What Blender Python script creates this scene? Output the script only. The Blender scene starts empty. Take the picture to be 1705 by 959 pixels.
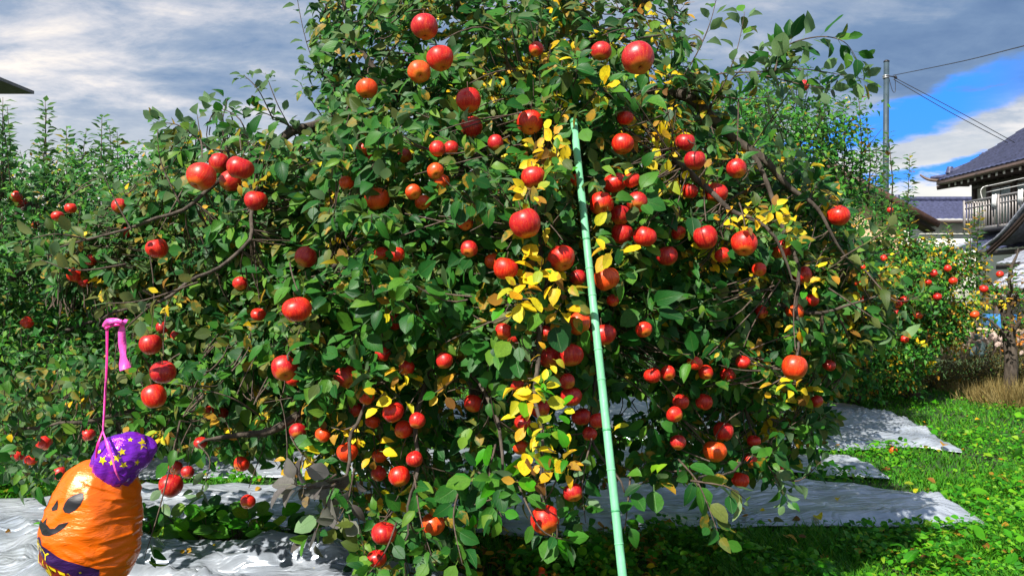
import bpy, bmesh, math, random
import numpy as np
from mathutils import Vector, Matrix, Quaternion, noise as mn
from mathutils.bvhtree import BVHTree
random.seed(7); rng = np.random.default_rng(7)
R = math.radians
sc = bpy.context.scene
COL = sc.collection
# ------------------------------------------------------------------ camera
F = 1313.0; CH = 1.4
def P(u, v, D):
    return Vector(((u-852.5)/F*D, D, CH+(479.5-v)/F*D))
def G(u, v, z=0.0):
    D = (CH-z)*F/(v-479.5); return Vector(((u-852.5)/F*D, D, z))
cam = bpy.data.objects.new('camera', bpy.data.cameras.new('camera')); COL.objects.link(cam)
cam.location = (0, 0, CH); cam.rotation_euler = (R(90), 0, 0)
cam.data.lens = 36*F/1705; cam.data.clip_end = 3000; cam.data.clip_start = 0.05
sc.camera = cam
# ------------------------------------------------------------------ light
SUN = Vector((-0.40, -0.60, 0.74)).normalized()
sl = bpy.data.lights.new('sun', 'SUN'); sl.energy = 3.9; sl.angle = R(0.6); sl.color = (1, .95, .86)
so = bpy.data.objects.new('sun', sl); COL.objects.link(so)
so.rotation_euler = SUN.to_track_quat('Z', 'Y').to_euler()
so.location = (-10, -10, 20)
sc.view_settings.view_transform = 'Standard'; sc.view_settings.look = 'None'
sc.view_settings.exposure = 1.2; sc.view_settings.gamma = 1
sc.cycles.max_bounces = 6; sc.cycles.transparent_max_bounces = 8
w = bpy.data.worlds.new('World'); sc.world = w; w.use_nodes = True
nt = w.node_tree; N = nt.nodes; L = nt.links; N.clear()
def val(x): return x
class NB:
    """tiny node helper"""
    def __init__(s, nt): s.nt = nt
    def n(s, t, **k):
        x = s.nt.nodes.new(t)
        for a, b in k.items(): setattr(x, a, b)
        return x
    def put(s, sock, v):
        if isinstance(v, bpy.types.NodeSocket): s.nt.links.new(v, sock)
        elif v is not None: sock.default_value = v
    def m(s, op, a, b=None, c=None, clamp=False):
        x = s.n('ShaderNodeMath', operation=op); x.use_clamp = clamp
        s.put(x.inputs[0], a); s.put(x.inputs[1], b); s.put(x.inputs[2], c); return x.outputs[0]
    def mix(s, f, a, b, bt='MIX'):
        x = s.n('ShaderNodeMix', data_type='RGBA', blend_type=bt)
        s.put(x.inputs[0], f)
        for i, q in ((6, a), (7, b)):
            if isinstance(q, tuple) and len(q) == 3: q = q+(1,)
            s.put(x.inputs[i], q)
        return x.outputs[2]
    def noise(s, vec, scale=5, det=4, rough=.5, dist=0):
        x = s.n('ShaderNodeTexNoise'); s.put(x.inputs['Vector'], vec); x.inputs['Scale'].default_value = scale
        x.inputs['Detail'].default_value = det; x.inputs['Roughness'].default_value = rough; x.inputs['Distortion'].default_value = dist
        return x.outputs['Fac']
    def ramp(s, f, stops):
        x = s.n('ShaderNodeValToRGB'); s.put(x.inputs[0], f); e = x.color_ramp.elements
        while len(e) < len(stops): e.new(.5)
        for q, (p, c) in zip(e, stops): q.position = p; q.color = tuple(c)+(1,) if len(c) == 3 else c
        return x.outputs[0]
    def mr(s, f, a, b, c=0, d=1, smooth=True):
        x = s.n('ShaderNodeMapRange'); x.interpolation_type = 'SMOOTHSTEP' if smooth else 'LINEAR'
        s.put(x.inputs[0], f)
        for i, q in enumerate((a, b, c, d)): s.put(x.inputs[i+1], q)
        return x.outputs[0]
    def mapv(s, vec, scale=(1, 1, 1), loc=(0, 0, 0), rot=(0, 0, 0)):
        x = s.n('ShaderNodeMapping'); s.put(x.inputs[0], vec); x.inputs['Scale'].default_value = scale
        x.inputs['Location'].default_value = loc; x.inputs['Rotation'].default_value = rot; return x.outputs[0]
b = NB(nt)
tc = b.n('ShaderNodeTexCoord'); sp = b.n('ShaderNodeSeparateXYZ'); L.new(tc.outputs['Generated'], sp.inputs[0])
X, Y, Z = sp.outputs
sky = b.n('ShaderNodeTexSky', sky_type='NISHITA'); sky.sun_disc = False
sky.sun_elevation = math.asin(SUN.z); sky.sun_rotation = math.atan2(SUN.x, SUN.y); sky.ozone_density = 3
az = b.m('DEGREES', b.m('ARCTAN2', X, Y)); el = b.m('DEGREES', b.m('ARCSINE', Z))
zz = b.m('ADD', b.m('MAXIMUM', Z, 0.0), .16)
cv = b.n('ShaderNodeCombineXYZ'); L.new(b.m('DIVIDE', X, zz), cv.inputs[0]); L.new(b.m('DIVIDE', Y, zz), cv.inputs[1])
cp = b.mapv(cv.outputs[0], scale=(.75, 1.0, 1), rot=(0, 0, R(-14)), loc=(3.1, 1.4, 0))
n1 = b.noise(cp, 1.25, 8, .6, .5); n2 = b.noise(cp, 4.2, 9, .65, .4)
cn = b.m('ADD', b.m('MULTIPLY', n1, .72), b.m('MULTIPLY', n2, .28))
# cloud body: blue-grey to white, whiter and creamier low down
cc = b.ramp(b.mr(cn, .34, .66, 0, 1, False), [(0, (.62, 1.05, 1.9)), (.32, (.95, 1.45, 2.3)), (.56, (1.75, 2.15, 2.8)), (.78, (3.5, 3.5, 3.7)), (1, (5.8, 5.2, 4.5))])
cc = b.mix(b.mr(el, 10, 20, 0, .22), cc, (.7, 1.15, 2.05))
low = b.mr(el, 4, 13, 1, 0)
cc = b.mix(b.m('MULTIPLY', low, .72), cc, (5.9, 5.6, 4.9))
# blue gaps: two long bands to the right, and a few open patches anywhere
wob = b.m('MULTIPLY', b.m('SUBTRACT', b.noise(b.mapv(tc.outputs['Generated'], scale=(1, 1, 2.6)), 7, 6, .6), .5), 4.5)
def band(a0, e0, slope, width, amin, amax):
    line = b.m('ADD', b.m('MULTIPLY', b.m('SUBTRACT', az, a0), slope), e0)
    d = b.m('ABSOLUTE', b.m('SUBTRACT', b.m('ADD', el, wob), line))
    k = b.mr(d, width*.45, width, 1, 0)
    return b.m('MULTIPLY', k, b.m('MULTIPLY', b.mr(az, amin, amin+4), b.mr(az, amax, amax+8, 1, 0)))
g = b.m('MAXIMUM', band(22.6, 9.9, .27, 1.45, 12, 29), band(24.5, 6.9, .20, .9, 18, 48))
g = b.m('MULTIPLY', g, b.mr(b.noise(b.mapv(tc.outputs['Generated'], scale=(1, 1, 3.2)), 11, 7, .62, .4), .33, .47))
gap2 = b.m('MULTIPLY', b.mr(b.noise(cp, .55, 5, .55, .3), .56, .66), b.mr(el, 26, 34))
g = b.m('MAXIMUM', g, gap2)
blue = b.mix(.88, sky.outputs[0], (.02, 1.5, 6.2))
colr = b.mix(g, cc, blue)
bg = b.n('ShaderNodeBackground'); L.new(colr, bg.inputs[0]); bg.inputs[1].default_value = .10
ow = b.n('ShaderNodeOutputWorld'); L.new(bg.outputs[0], ow.inputs[0])
# ------------------------------------------------------------------ materials
MATS = {}
def newmat(name):
    m = bpy.data.materials.new(name); m.use_nodes = True; m.node_tree.nodes.clear(); MATS[name] = m
    nb = NB(m.node_tree); o = nb.n('ShaderNodeOutputMaterial'); return m, nb, o
def simple(name, col, rough=.6, metal=0, var=.25, scale=12, bump=0, bscale=40, spec=.5, stretch=(1, 1, 1), coord='Object', coat=0):
    m, nb, o = newmat(name)
    t = nb.n('ShaderNodeTexCoord').outputs[coord]; t = nb.mapv(t, scale=stretch)
    f = nb.noise(t, scale, 5, .6)
    c = nb.mix(nb.mr(f, .3, .7), tuple(x*(1-var) for x in col), tuple(min(1, x*(1+var)) for x in col))
    p = nb.n('ShaderNodeBsdfPrincipled'); nb.put(p.inputs['Base Color'], c)
    nb.put(p.inputs['Roughness'], nb.mr(nb.noise(t, scale*2.3, 3), .2, .8, max(0, rough-.1), min(1, rough+.1)))
    p.inputs['Metallic'].default_value = metal; p.inputs['Specular IOR Level'].default_value = spec
    p.inputs['Coat Weight'].default_value = coat
    if bump:
        bu = nb.n('ShaderNodeBump'); bu.inputs['Strength'].default_value = bump; bu.inputs['Distance'].default_value = .01
        nb.put(bu.inputs['Height'], nb.noise(t, bscale, 5, .6)); nb.put(p.inputs['Normal'], bu.outputs[0])
    nb.put(o.inputs[0], p.outputs[0]); return m
def leafmat(name, stops, back, yedge=.0, rough=.46, trans=.40, spec=.32):
    """stops: leaf tints picked per leaf; two-sided: 'back' is the paler underside"""
    m, nb, o = newmat(name)
    ge = nb.n('ShaderNodeNewGeometry'); oi = nb.n('ShaderNodeObjectInfo')
    r = nb.m('FRACT', nb.m('ADD', ge.outputs['Random Per Island'], oi.outputs['Random']))
    base = nb.ramp(r, stops)
    uv = nb.n('ShaderNodeUVMap').outputs[0]; su = nb.n('ShaderNodeSeparateXYZ'); nb.put(su.inputs[0], uv)
    au = nb.m('ABSOLUTE', nb.m('SUBTRACT', su.outputs[0], .5))
    mid = nb.mr(au, .0, .045, 1, 0)
    ph = nb.m('ABSOLUTE', nb.m('SINE', nb.m('MULTIPLY', nb.m('SUBTRACT', su.outputs[1], nb.m('MULTIPLY', au, .7)), 26)))
    vein = nb.mr(ph, .0, .22, .55, 0)
    ve = nb.m('MAXIMUM', mid, vein)
    c = nb.mix(nb.m('MULTIPLY', ve, .40), base, nb.mix(.5, base, (.22, .34, .06)))
    w3 = nb.n('ShaderNodeTexCoord').outputs['Object']
    bl = nb.noise(w3, 9, 4, .65)
    c = nb.mix(nb.mr(bl, .25, .75, .75, 0), c, nb.mix(.5, c, (.01, .03, .008)))
    # a part of the leaves has yellow-brown blotches
    bn = nb.noise(w3, 38, 3, .6)
    e = nb.m('MULTIPLY', nb.mr(nb.m('FRACT', nb.m('MULTIPLY', r, 7.31)), 1-yedge, 1), nb.mr(bn, .42, .58))
    c = nb.mix(e, c, (.42, .24, .02))
    c = nb.mix(nb.m('MULTIPLY', ge.outputs['Backfacing'], .8), c, nb.mix(.25, back, base))
    p = nb.n('ShaderNodeBsdfPrincipled'); nb.put(p.inputs['Base Color'], c); p.inputs['Roughness'].default_value = rough
    p.inputs['Specular IOR Level'].default_value = spec
    bu = nb.n('ShaderNodeBump'); bu.inputs['Strength'].default_value = .35; bu.inputs['Distance'].default_value = .002
    nb.put(bu.inputs['Height'], nb.m('MULTIPLY', ve, -1)); nb.put(p.inputs['Normal'], bu.outputs[0])
    tr = nb.n('ShaderNodeBsdfTranslucent'); nb.put(tr.inputs[0], nb.mix(.5, c, (.3, .5, .02), 'MULTIPLY') if False else c)
    mx = nb.n('ShaderNodeMixShader'); mx.inputs[0].default_value = trans
    nb.put(mx.inputs[1], p.outputs[0]); nb.put(mx.inputs[2], tr.outputs[0]); nb.put(o.inputs[0], mx.outputs[0]); return m
BACK = (.27, .40, .22)
LM = [leafmat('leaf_green', [(0, (.008, .070, .015)), (.3, (.016, .125, .018)), (.6, (.038, .185, .018)), (.85, (.090, .27, .022)), (1, (.18, .34, .03))], BACK, .10),
      leafmat('leaf_yellow', [(0, (.80, .36, .01)), (.25, (.92, .58, .01)), (.6, (.95, .72, .015)), (.78, (.80, .70, .02)), (1, (.30, .40, .02))], (.6, .45, .06), .45, .5, .35),
      leafmat('leaf_olive', [(0, (.05, .09, .012)), (.5, (.10, .15, .02)), (1, (.20, .23, .05))], (.22, .27, .10), .5, .5),
      leafmat('leaf_brown', [(0, (.16, .06, .015)), (.4, (.34, .15, .02)), (.75, (.6, .28, .02)), (1, (.70, .42, .04))], (.3, .18, .06), .4, .6),
      leafmat('leaf_grey', [(0, (.11, .09, .09)), (.5, (.17, .15, .15)), (1, (.22, .22, .18))], (.26, .24, .24), .2, .6),
      leafmat('leaf_far', [(0, (.012, .110, .018)), (.4, (.030, .200, .022)), (.75, (.07, .30, .02)), (1, (.17, .38, .03))], (.16, .27, .10), .06, .42, .35),
      leafmat('leaf_weed', [(0, (.020, .19, .003)), (.5, (.060, .35, .004)), (.85, (.16, .48, .006)), (1, (.30, .52, .02))], (.10, .30, .04), .05, .5, .4),
      leafmat('grass_blade', [(0, (.018, .17, .002)), (.5, (.060, .33, .003)), (.85, (.17, .46, .005)), (1, (.34, .48, .02))], (.05, .22, .01), .03, .5, .4)]
GREEN, YEL, OLIVE, BROWN, GREY, FAR, WEED, BLADE = range(8)
M_bark = simple('bark', (.075, .060, .048), .9, 0, .45, 30, .8, 60, .2, (1, 1, .35))
M_twig = simple('twig_bark', (.085, .06, .045), .7, 0, .4, 60, .4, 150, .3)
M_stem = simple('apple_stem', (.08, .045, .02), .7)
def applemat(name='apple_skin', gold=False):
    m, nb, o = newmat(name)
    rnd_ = nb.n('ShaderNodeObjectInfo'); sc_ = nb.n('ShaderNodeSeparateColor'); nb.put(sc_.inputs[0], rnd_.outputs['Color']); oi = sc_.outputs[0]; t = nb.n('ShaderNodeTexCoord').outputs['Object']
    s = nb.n('ShaderNodeSeparateXYZ'); nb.put(s.inputs[0], t)
    nv = nb.n('ShaderNodeVectorMath', operation='NORMALIZE'); cxy = nb.n('ShaderNodeCombineXYZ'); nb.put(cxy.inputs[0], s.outputs[0]); nb.put(cxy.inputs[1], s.outputs[1]); nb.put(nv.inputs[0], cxy.outputs[0])
    av = nb.n('ShaderNodeVectorMath', operation='ADD'); nb.put(av.inputs[0], nv.outputs[0])
    cz = nb.n('ShaderNodeCombineXYZ'); nb.put(cz.inputs[2], nb.m('ADD', nb.m('MULTIPLY', s.outputs[2], 5), nb.m('MULTIPLY', rnd_.outputs['Random'], 30))); nb.put(av.inputs[1], cz.outputs[0])
    st = nb.noise(av.outputs[0], 7, 4, .7, .1); bl = nb.noise(nb.mapv(t, loc=(.3, .1, .2)), 22, 3)
    red = nb.ramp(oi, [(0, (.36, .002, .014)), (.35, (.52, .004, .010)), (.7, (.68, .012, .004)), (1, (.80, .095, .008))])
    c = nb.mix(nb.mr(st, .46, .68, 0, .5), red, (.74, .10, .012))
    c = nb.mix(nb.mr(st, .52, .36, 0, .55), c, (.33, .004, .006))
    zb = nb.m('ADD', s.outputs[2], nb.m('MULTIPLY', nb.m('SUBTRACT', bl, .5), .03))
    c = nb.mix(nb.mr(zb, -.026, -.042, 0, .6), c, (.72, .30, .03))
    c = nb.mix(nb.mr(bl, .64, .8, 0, .35), c, (.80, .22, .03))
    vo = nb.n('ShaderNodeTexVoronoi'); nb.put(vo.inputs['Vector'], t); vo.inputs['Scale'].default_value = 170
    c = nb.mix(nb.mr(vo.outputs['Distance'], .10, .18, .5, 0), c, (.80, .45, .20))
    if gold: c = nb.mix(nb.mr(bl, .3, .7, .6, 1), c, (.62, .27, .02))
    p = nb.n('ShaderNodeBsdfPrincipled'); nb.put(p.inputs['Base Color'], c); nb.put(p.inputs['Roughness'], nb.mr(bl, .2, .8, .32, .52))
    p.inputs['Subsurface Weight'].default_value = .06; p.inputs['Subsurface Radius'].default_value = (.01, .004, .002)
    p.inputs['Coat Weight'].default_value = .08; p.inputs['Coat Roughness'].default_value = .3
    bu = nb.n('ShaderNodeBump'); bu.inputs['Strength'].default_value = .15; bu.inputs['Distance'].default_value = .002
    nb.put(bu.inputs['Height'], bl); nb.put(p.inputs['Normal'], bu.outputs[0]); nb.put(o.inputs[0], p.outputs[0]); return m
M_apple = applemat(); M_gold = applemat('apple_gold', True)
def tarpmat():
    m, nb, o = newmat('silver_sheet')
    t = nb.n('ShaderNodeTexCoord').outputs['Object']
    a = nb.noise(nb.mapv(t, scale=(.6, 3.4, 1)), 2.2, 2, .45, .8); c2 = nb.noise(nb.mapv(t, scale=(1, 3, 1), rot=(0, 0, .35)), 4.5, 2, .5, 1.2)
    dirt = nb.noise(t, 1.3, 6, .7)
    c = nb.mix(nb.mr(dirt, .3, .7), (.28, .32, .38), (.55, .59, .65))
    c = nb.mix(nb.mr(nb.noise(t, 26, 5, .75), .66, .80, 0, .6), c, (.22, .19, .15))
    p = nb.n('ShaderNodeBsdfPrincipled'); nb.put(p.inputs['Base Color'], c); p.inputs['Metallic'].default_value = .45
    nb.put(p.inputs['Roughness'], nb.mr(a, .3, .7, .24, .40))
    bu = nb.n('ShaderNodeBump'); bu.inputs['Strength'].default_value = 1; bu.inputs['Distance'].default_value = .045
    nb.put(bu.inputs['Height'], nb.m('ADD', nb.m('ABSOLUTE', nb.m('SUBTRACT', a, .5)), nb.m('MULTIPLY', nb.m('ABSOLUTE', nb.m('SUBTRACT', c2, .5)), .6)))
    nb.put(p.inputs['Normal'], bu.outputs[0]); nb.put(o.inputs[0], p.outputs[0]); return m
M_tarp = tarpmat()
def groundmat():
    m, nb, o = newmat('soil_and_moss')
    t = nb.n('ShaderNodeTexCoord').outputs['Object']
    c = nb.mix(nb.mr(nb.noise(t, 2.2, 8, .7), .35, .65), (.030, .022, .012), (.02, .075, .008))
    c = nb.mix(nb.mr(nb.noise(t, 30, 4, .7), .5, .7), c, (.04, .13, .012))
    p = nb.n('ShaderNodeBsdfPrincipled'); nb.put(p.inputs['Base Color'], c); p.inputs['Roughness'].default_value = .95
    bu = nb.n('ShaderNodeBump'); bu.inputs['Strength'].default_value = .8; bu.inputs['Distance'].default_value = .03
    nb.put(bu.inputs['Height'], nb.noise(t, 18, 7, .75)); nb.put(p.inputs['Normal'], bu.outputs[0]); nb.put(o.inputs[0], p.outputs[0]); return m
M_ground = groundmat()
# ------------------------------------------------------------------ helpers
def link(name, me, mat=None, parent=None, loc=None):
    o = bpy.data.objects.new(name, me); COL.objects.link(o)
    if mat is not None and me is not None and not me.materials: me.materials.append(mat)
    if parent: o.parent = parent
    if loc is not None: o.location = loc
    return o
def tag(o, label=None, cat=None, group=None, kind=None):
    if label: o['label'] = label
    if cat: o['category'] = cat
    if group: o['group'] = group
    if kind: o['kind'] = kind
    return o
def empty(name, loc, label, cat, group=None):
    o = bpy.data.objects.new(name, None); COL.objects.link(o); o.location = loc; o.empty_display_size = .1
    return tag(o, label, cat, group)
def mesh_np(name, V, quads=None, tris=None, mats=(), midx=None, uv=None, smooth=False):
    """quads (n,4) then tris (m,3); midx per face"""
    me = bpy.data.meshes.new(name); nq = 0 if quads is None else len(quads); ntri = 0 if tris is None else len(tris)
    me.vertices.add(len(V)); me.vertices.foreach_set('co', np.asarray(V, np.float32).ravel())
    idx = []
    if nq: idx.append(np.asarray(quads).ravel())
    if ntri: idx.append(np.asarray(tris).ravel())
    idx = np.concatenate(idx).astype(np.int32)
    me.loops.add(len(idx)); me.loops.foreach_set('vertex_index', idx)
    st = np.concatenate([np.arange(nq)*4, nq*4+np.arange(ntri)*3]).astype(np.int32)
    me.polygons.add(nq+ntri); me.polygons.foreach_set('loop_start', st)
    for m in mats: me.materials.append(m)
    if midx is not None: me.polygons.foreach_set('material_index', np.asarray(midx, np.int32))
    if uv is not None:
        l = me.uv_layers.new(name='UVMap'); l.data.foreach_set('uv', np.asarray(uv, np.float32)[idx].ravel())
    me.update(calc_edges=True)
    if smooth: me.polygons.foreach_set('use_smooth', np.ones(nq+ntri, bool))
    return me
# leaf templates: V (x across, y along, z up), UV, tris
def leaf_tpl(rows, fold=.30, droop=.22, pet=0.0, curl=0.0, serr=0.0, side=0):
    """rows: list of (y, halfwidth)"""
    V = []; U = []; T = []
    def add(x, y, u):
        z = abs(x)*fold - droop*y*y + curl*x*math.sin(y*3)
        V.append((x+side*y*y, y, z)); U.append((u, y)); return len(V)-1
    b0 = add(0, 0, .5); prev = (b0, b0, b0)
    for i, (y, hw) in enumerate(rows):
        s = 1+serr*(1 if i % 2 else -1)
        cur = (add(-hw*s, y, 0), add(0, y, .5), add(hw*s, y, 1))
        if prev[0] == prev[1]: T += [(b0, cur[1], cur[0]), (b0, cur[2], cur[1])]
        else:
            T += [(prev[0], prev[1], cur[1]), (prev[0], cur[1], cur[0]), (prev[1], prev[2], cur[2]), (prev[1], cur[2], cur[1])]
        prev = cur
    t = add(0, 1, .5); T += [(prev[0], prev[1], t), (prev[1], prev[2], t)]
    if pet:
        a = len(V); V += [(-.012, -pet, -.02), (.012, -pet, -.02), (.012, .05, 0), (-.012, .05, 0)]; U += [(.5, 0)]*4
        T += [(a, a+1, a+2), (a, a+2, a+3)]
    return np.array(V), np.array(U), np.array(T)
MIDT = [leaf_tpl([(.2, .24), (.5, .33), (.8, .21)], .32, .25, .28, 0, 0, .04), leaf_tpl([(.22, .25), (.52, .32), (.82, .19)], .15, .05, .28, .25, 0, -.05),
        leaf_tpl([(.22, .22), (.5, .29), (.8, .18)], .55, .45, .28, -.2), leaf_tpl([(.2, .24), (.48, .34), (.8, .22)], .2, -.12, .25, .3, 0, .06)]
MIDT += [leaf_tpl([(.2, .22), (.45, .31), (.72, .24), (.9, .11)], .75, .3, .3, .5, .05, .10), leaf_tpl([(.2, .20), (.45, .27), (.72, .22), (.9, .10)], .25, .75, .3, -.5, .05, -.08)]
FART = [leaf_tpl([(.45, .25)], .3, .2), leaf_tpl([(.5, .24)], .5, .45), leaf_tpl([(.4, .28)], .15, 0)]
HR = [(.07, .13), (.18, .25), (.32, .32), (.48, .34), (.64, .31), (.79, .23), (.91, .12)]
HEROT = [leaf_tpl(HR, .30, .22, .3, .10, .04, .05), leaf_tpl(HR, .12, .02, .3, .35, .03, -.06), leaf_tpl(HR, .55, .42, .3, -.25, .04, .02), leaf_tpl(HR, .2, -.15, .26, .3, .04, .08)]
BLADET = (np.array([(-.5, 0, 0), (.5, 0, 0), (-.35, .5, .10), (.35, .5, .10), (0, 1, .38)]), np.array([(0, 0), (1, 0), (0, .5), (1, .5), (.5, 1)]),
          np.array([(0, 1, 3), (0, 3, 2), (2, 3, 4)]))
def frames(Dr, Nn):
    Dr = Dr/np.linalg.norm(Dr, axis=1, keepdims=True)
    Nn = Nn-(Nn*Dr).sum(1, keepdims=True)*Dr
    Nn = Nn/np.maximum(np.linalg.norm(Nn, axis=1, keepdims=True), 1e-6)
    Xx = np.cross(Dr, Nn); return Xx, Dr, Nn
def leaves_mesh(name, pos, dr, nn, ln, wd, midx, tpls, mats, origin=(0, 0, 0)):
    pos = np.asarray(pos)-np.asarray(origin); Xx, Dr, Nn = frames(np.asarray(dr), np.asarray(nn))
    ln = np.asarray(ln)[:, None, None]; wd = np.asarray(wd)[:, None, None]; midx = np.asarray(midx)
    pick = rng.integers(0, len(tpls), len(pos)); Vs, Us, Ts, Ms = [], [], [], []; off = 0
    for k, (tv, tu, tt) in enumerate(tpls):
        s = np.where(pick == k)[0]
        if not len(s): continue
        v = pos[s, None, :] + tv[None, :, 0, None]*Xx[s, None, :]*ln[s]*wd[s] + tv[None, :, 1, None]*Dr[s, None, :]*ln[s] + tv[None, :, 2, None]*Nn[s, None, :]*ln[s]
        Vs.append(v.reshape(-1, 3)); Us.append(np.tile(tu, (len(s), 1)))
        Ts.append((tt[None]+(np.arange(len(s))*len(tv))[:, None, None]).reshape(-1, 3)+off); off += len(s)*len(tv)
        Ms.append(np.repeat(midx[s], len(tt)))
    return mesh_np(name, np.concatenate(Vs), None, np.concatenate(Ts), mats, np.concatenate(Ms), np.concatenate(Us), smooth=True)
def tube_geo(pts, rad, sides=6, V=None, Q=None, T=None, twist=0):
    """append a tapered tube through pts"""
    V = [] if V is None else V; Q = [] if Q is None else Q
    pts = [Vector(p) for p in pts]; n = len(pts); up = Vector((.13, .21, .97)); rings = []
    for i, p in enumerate(pts):
        d = (pts[min(i+1, n-1)]-pts[max(i-1, 0)]).normalized()
        x = d.cross(up)
        if x.length < .05: x = d.cross(Vector((1, 0, 0)))
        x.normalize(); y = d.cross(x); r = rad[i]; rings.append(len(V))
        for k in range(sides):
            a = 2*math.pi*k/sides; V.append(tuple(p+(x*math.cos(a)+y*math.sin(a))*r))
    for i in range(n-1):
        for k in range(sides):
            k2 = (k+1) % sides; Q.append((rings[i]+k, rings[i]+k2, rings[i+1]+k2, rings[i+1]+k))
    for e, rev in ((rings[0], True), (rings[-1], False)):
        for k in range(1, sides-1, 2):
            q = [e, e+k, e+min(k+1, sides-1), e+min(k+2, sides-1)]
            if q[2] == q[3]: q = [e, e+k, e+k+1, e]
            if len(set(q)) == 4: Q.append(tuple(q[::-1] if rev else q))
    return V, Q
def smooth_path(pts, rad, sub=4, wob=0.0):
    """catmull-rom"""
    P_ = [Vector(p) for p in pts]; out = []; ro = []
    for i in range(len(P_)-1):
        a = P_[max(i-1, 0)]; b_ = P_[i]; c = P_[i+1]; d = P_[min(i+2, len(P_)-1)]
        for k in range(sub):
            t = k/sub
            q = .5*((2*b_)+(c-a)*t+(2*a-5*b_+4*c-d)*t*t+(3*b_-a-3*c+d)*t**3)
            if wob: q = q+Vector((mn.noise(q*6), mn.noise(q*6+Vector((9, 3, 1))), mn.noise(q*6+Vector((2, 7, 5)))))*wob
            out.append(q); ro.append(rad[i]*(1-t)+rad[i+1]*t)
    out.append(P_[-1]); ro.append(rad[-1]); return out, ro
def tube(name, pts, rad, mat, parent=None, sides=8, sub=4, wob=0, origin=Vector((0, 0, 0)), smooth=True):
    p, r = smooth_path(pts, rad, sub, wob) if sub > 1 else ([Vector(x) for x in pts], rad)
    V, Q = tube_geo([q-origin for q in p], r, sides); me = mesh_np(name, V, Q, None, [mat], smooth=smooth); return link(name, me, None, parent)
def box_geo(V, Q, c, sx, sy, sz, rot=None):
    c = Vector(c); o = len(V)
    for x in (-1, 1):
        for y in (-1, 1):
            for z in (-1, 1):
                q = Vector((x*sx/2, y*sy/2, z*sz/2))
                if rot is not None: q = rot @ q
                V.append(tuple(c+q))
    for f in ((0, 1, 3, 2), (4, 6, 7, 5), (0, 4, 5, 1), (2, 3, 7, 6), (0, 2, 6, 4), (1, 5, 7, 3)): Q.append(tuple(o+i for i in f))
def box(name, lo, hi, mat, parent=None, bevel=0.0):
    V, Q = [], []; c = [(a+b_)/2 for a, b_ in zip(lo, hi)]; s = [abs(b_-a) for a, b_ in zip(lo, hi)]
    po = parent.location if parent else Vector((0, 0, 0))
    box_geo(V, Q, Vector(c)-po, *s); me = mesh_np(name, V, Q, None, [mat])
    if bevel:
        bm = bmesh.new(); bm.from_mesh(me); bmesh.ops.bevel(bm, geom=bm.edges[:], offset=bevel, segments=1, affect='EDGES'); bm.to_mesh(me); bm.free()
    return link(name, me, None, parent)
def smoothobj(me): me.polygons.foreach_set('use_smooth', np.ones(len(me.polygons), bool))
def inpoly(u, v, poly):
    u = np.asarray(u, float); v = np.asarray(v, float); r = np.zeros(u.shape, bool); n = len(poly)
    for i in range(n):
        x1, y1 = poly[i]; x2, y2 = poly[(i+1) % n]
        if y1 == y2: continue
        r ^= ((y1 > v) != (y2 > v)) & (u < (x2-x1)*(v-y1)/(y2-y1)+x1)
    return r
def topx(p):
    p = np.asarray(p); return 852.5+p[:, 0]/p[:, 1]*F, 479.5-(p[:, 2]-CH)/p[:, 1]*F
# ------------------------------------------------------------------ ground
def hgt(x, y): return .025*mn.noise(Vector((x*.9, y*.9, .3)))+.012*mn.noise(Vector((x*2.7, y*2.7, 5)))
xs = np.concatenate([[-900, -250, -60, -20], np.arange(-9, 9.01, .16), [20, 60, 250, 900]])
ys = np.concatenate([[-300, -30], np.arange(.5, 13.5, .16), [18, 30, 60, 250, 1500]])
V = [(x, y, hgt(x, y) if abs(x) < 9 and .5 < y < 13.4 else 0) for y in ys for x in xs]; nx = len(xs)
Q = [(j*nx+i, j*nx+i+1, (j+1)*nx+i+1, (j+1)*nx+i) for j in range(len(ys)-1) for i in range(nx-1)]
tag(link('ground', mesh_np('ground', V, Q, None, [M_ground], smooth=True)), 'soil and moss ground under the orchard grass', kind='structure')
# ------------------------------------------------------------------ reflective sheets
SHEETS = {
 'A': ([(-90, 838), (80, 835), (230, 824), (400, 818), (700, 811), (1000, 812), (1250, 815), (1400, 818), (1530, 827), (1592, 855), (1652, 885)],
       [(-90, 882), (80, 882), (230, 880), (400, 886), (700, 894), (950, 901), (1180, 886), (1400, 884), (1530, 887), (1592, 889), (1656, 889)]),
 'B': ([(-330, 874), (0, 879), (120, 884), (240, 903), (330, 904), (420, 911), (520, 926), (620, 940), (760, 957)],
       [(-330, 1090), (0, 1080), (120, 1075), (240, 1070), (330, 1065), (420, 1060), (520, 1050), (640, 1035), (800, 985)]),
 'C': ([(-90, 764), (100, 762), (300, 768), (700, 753), (1040, 751), (1200, 756), (1370, 764), (1440, 780), (1479, 798)],
       [(-90, 797), (100, 800), (300, 804), (700, 794), (1040, 800), (1200, 792), (1370, 797), (1440, 800), (1481, 801)]),
 'D': ([(735, 676), (780, 668), (900, 664), (1040, 668), (1380, 676), (1450, 686), (1520, 711), (1560, 732), (1601, 751)],
       [(735, 700), (780, 704), (900, 712), (1040, 734), (1300, 750), (1420, 757), (1510, 748), (1560, 753), (1604, 757)])}
SPOLY = {}
LAB = {'A': 'long silver white sheet in front of the tree, pointed at its right end',
       'B': 'grey silver sheet at the bottom left, under the pumpkin balloon',
       'C': 'narrow silver sheet just behind the front one, half hidden under the low branches',
       'D': 'crumpled white sheet farthest back, its folded end right of the tree'}
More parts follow.
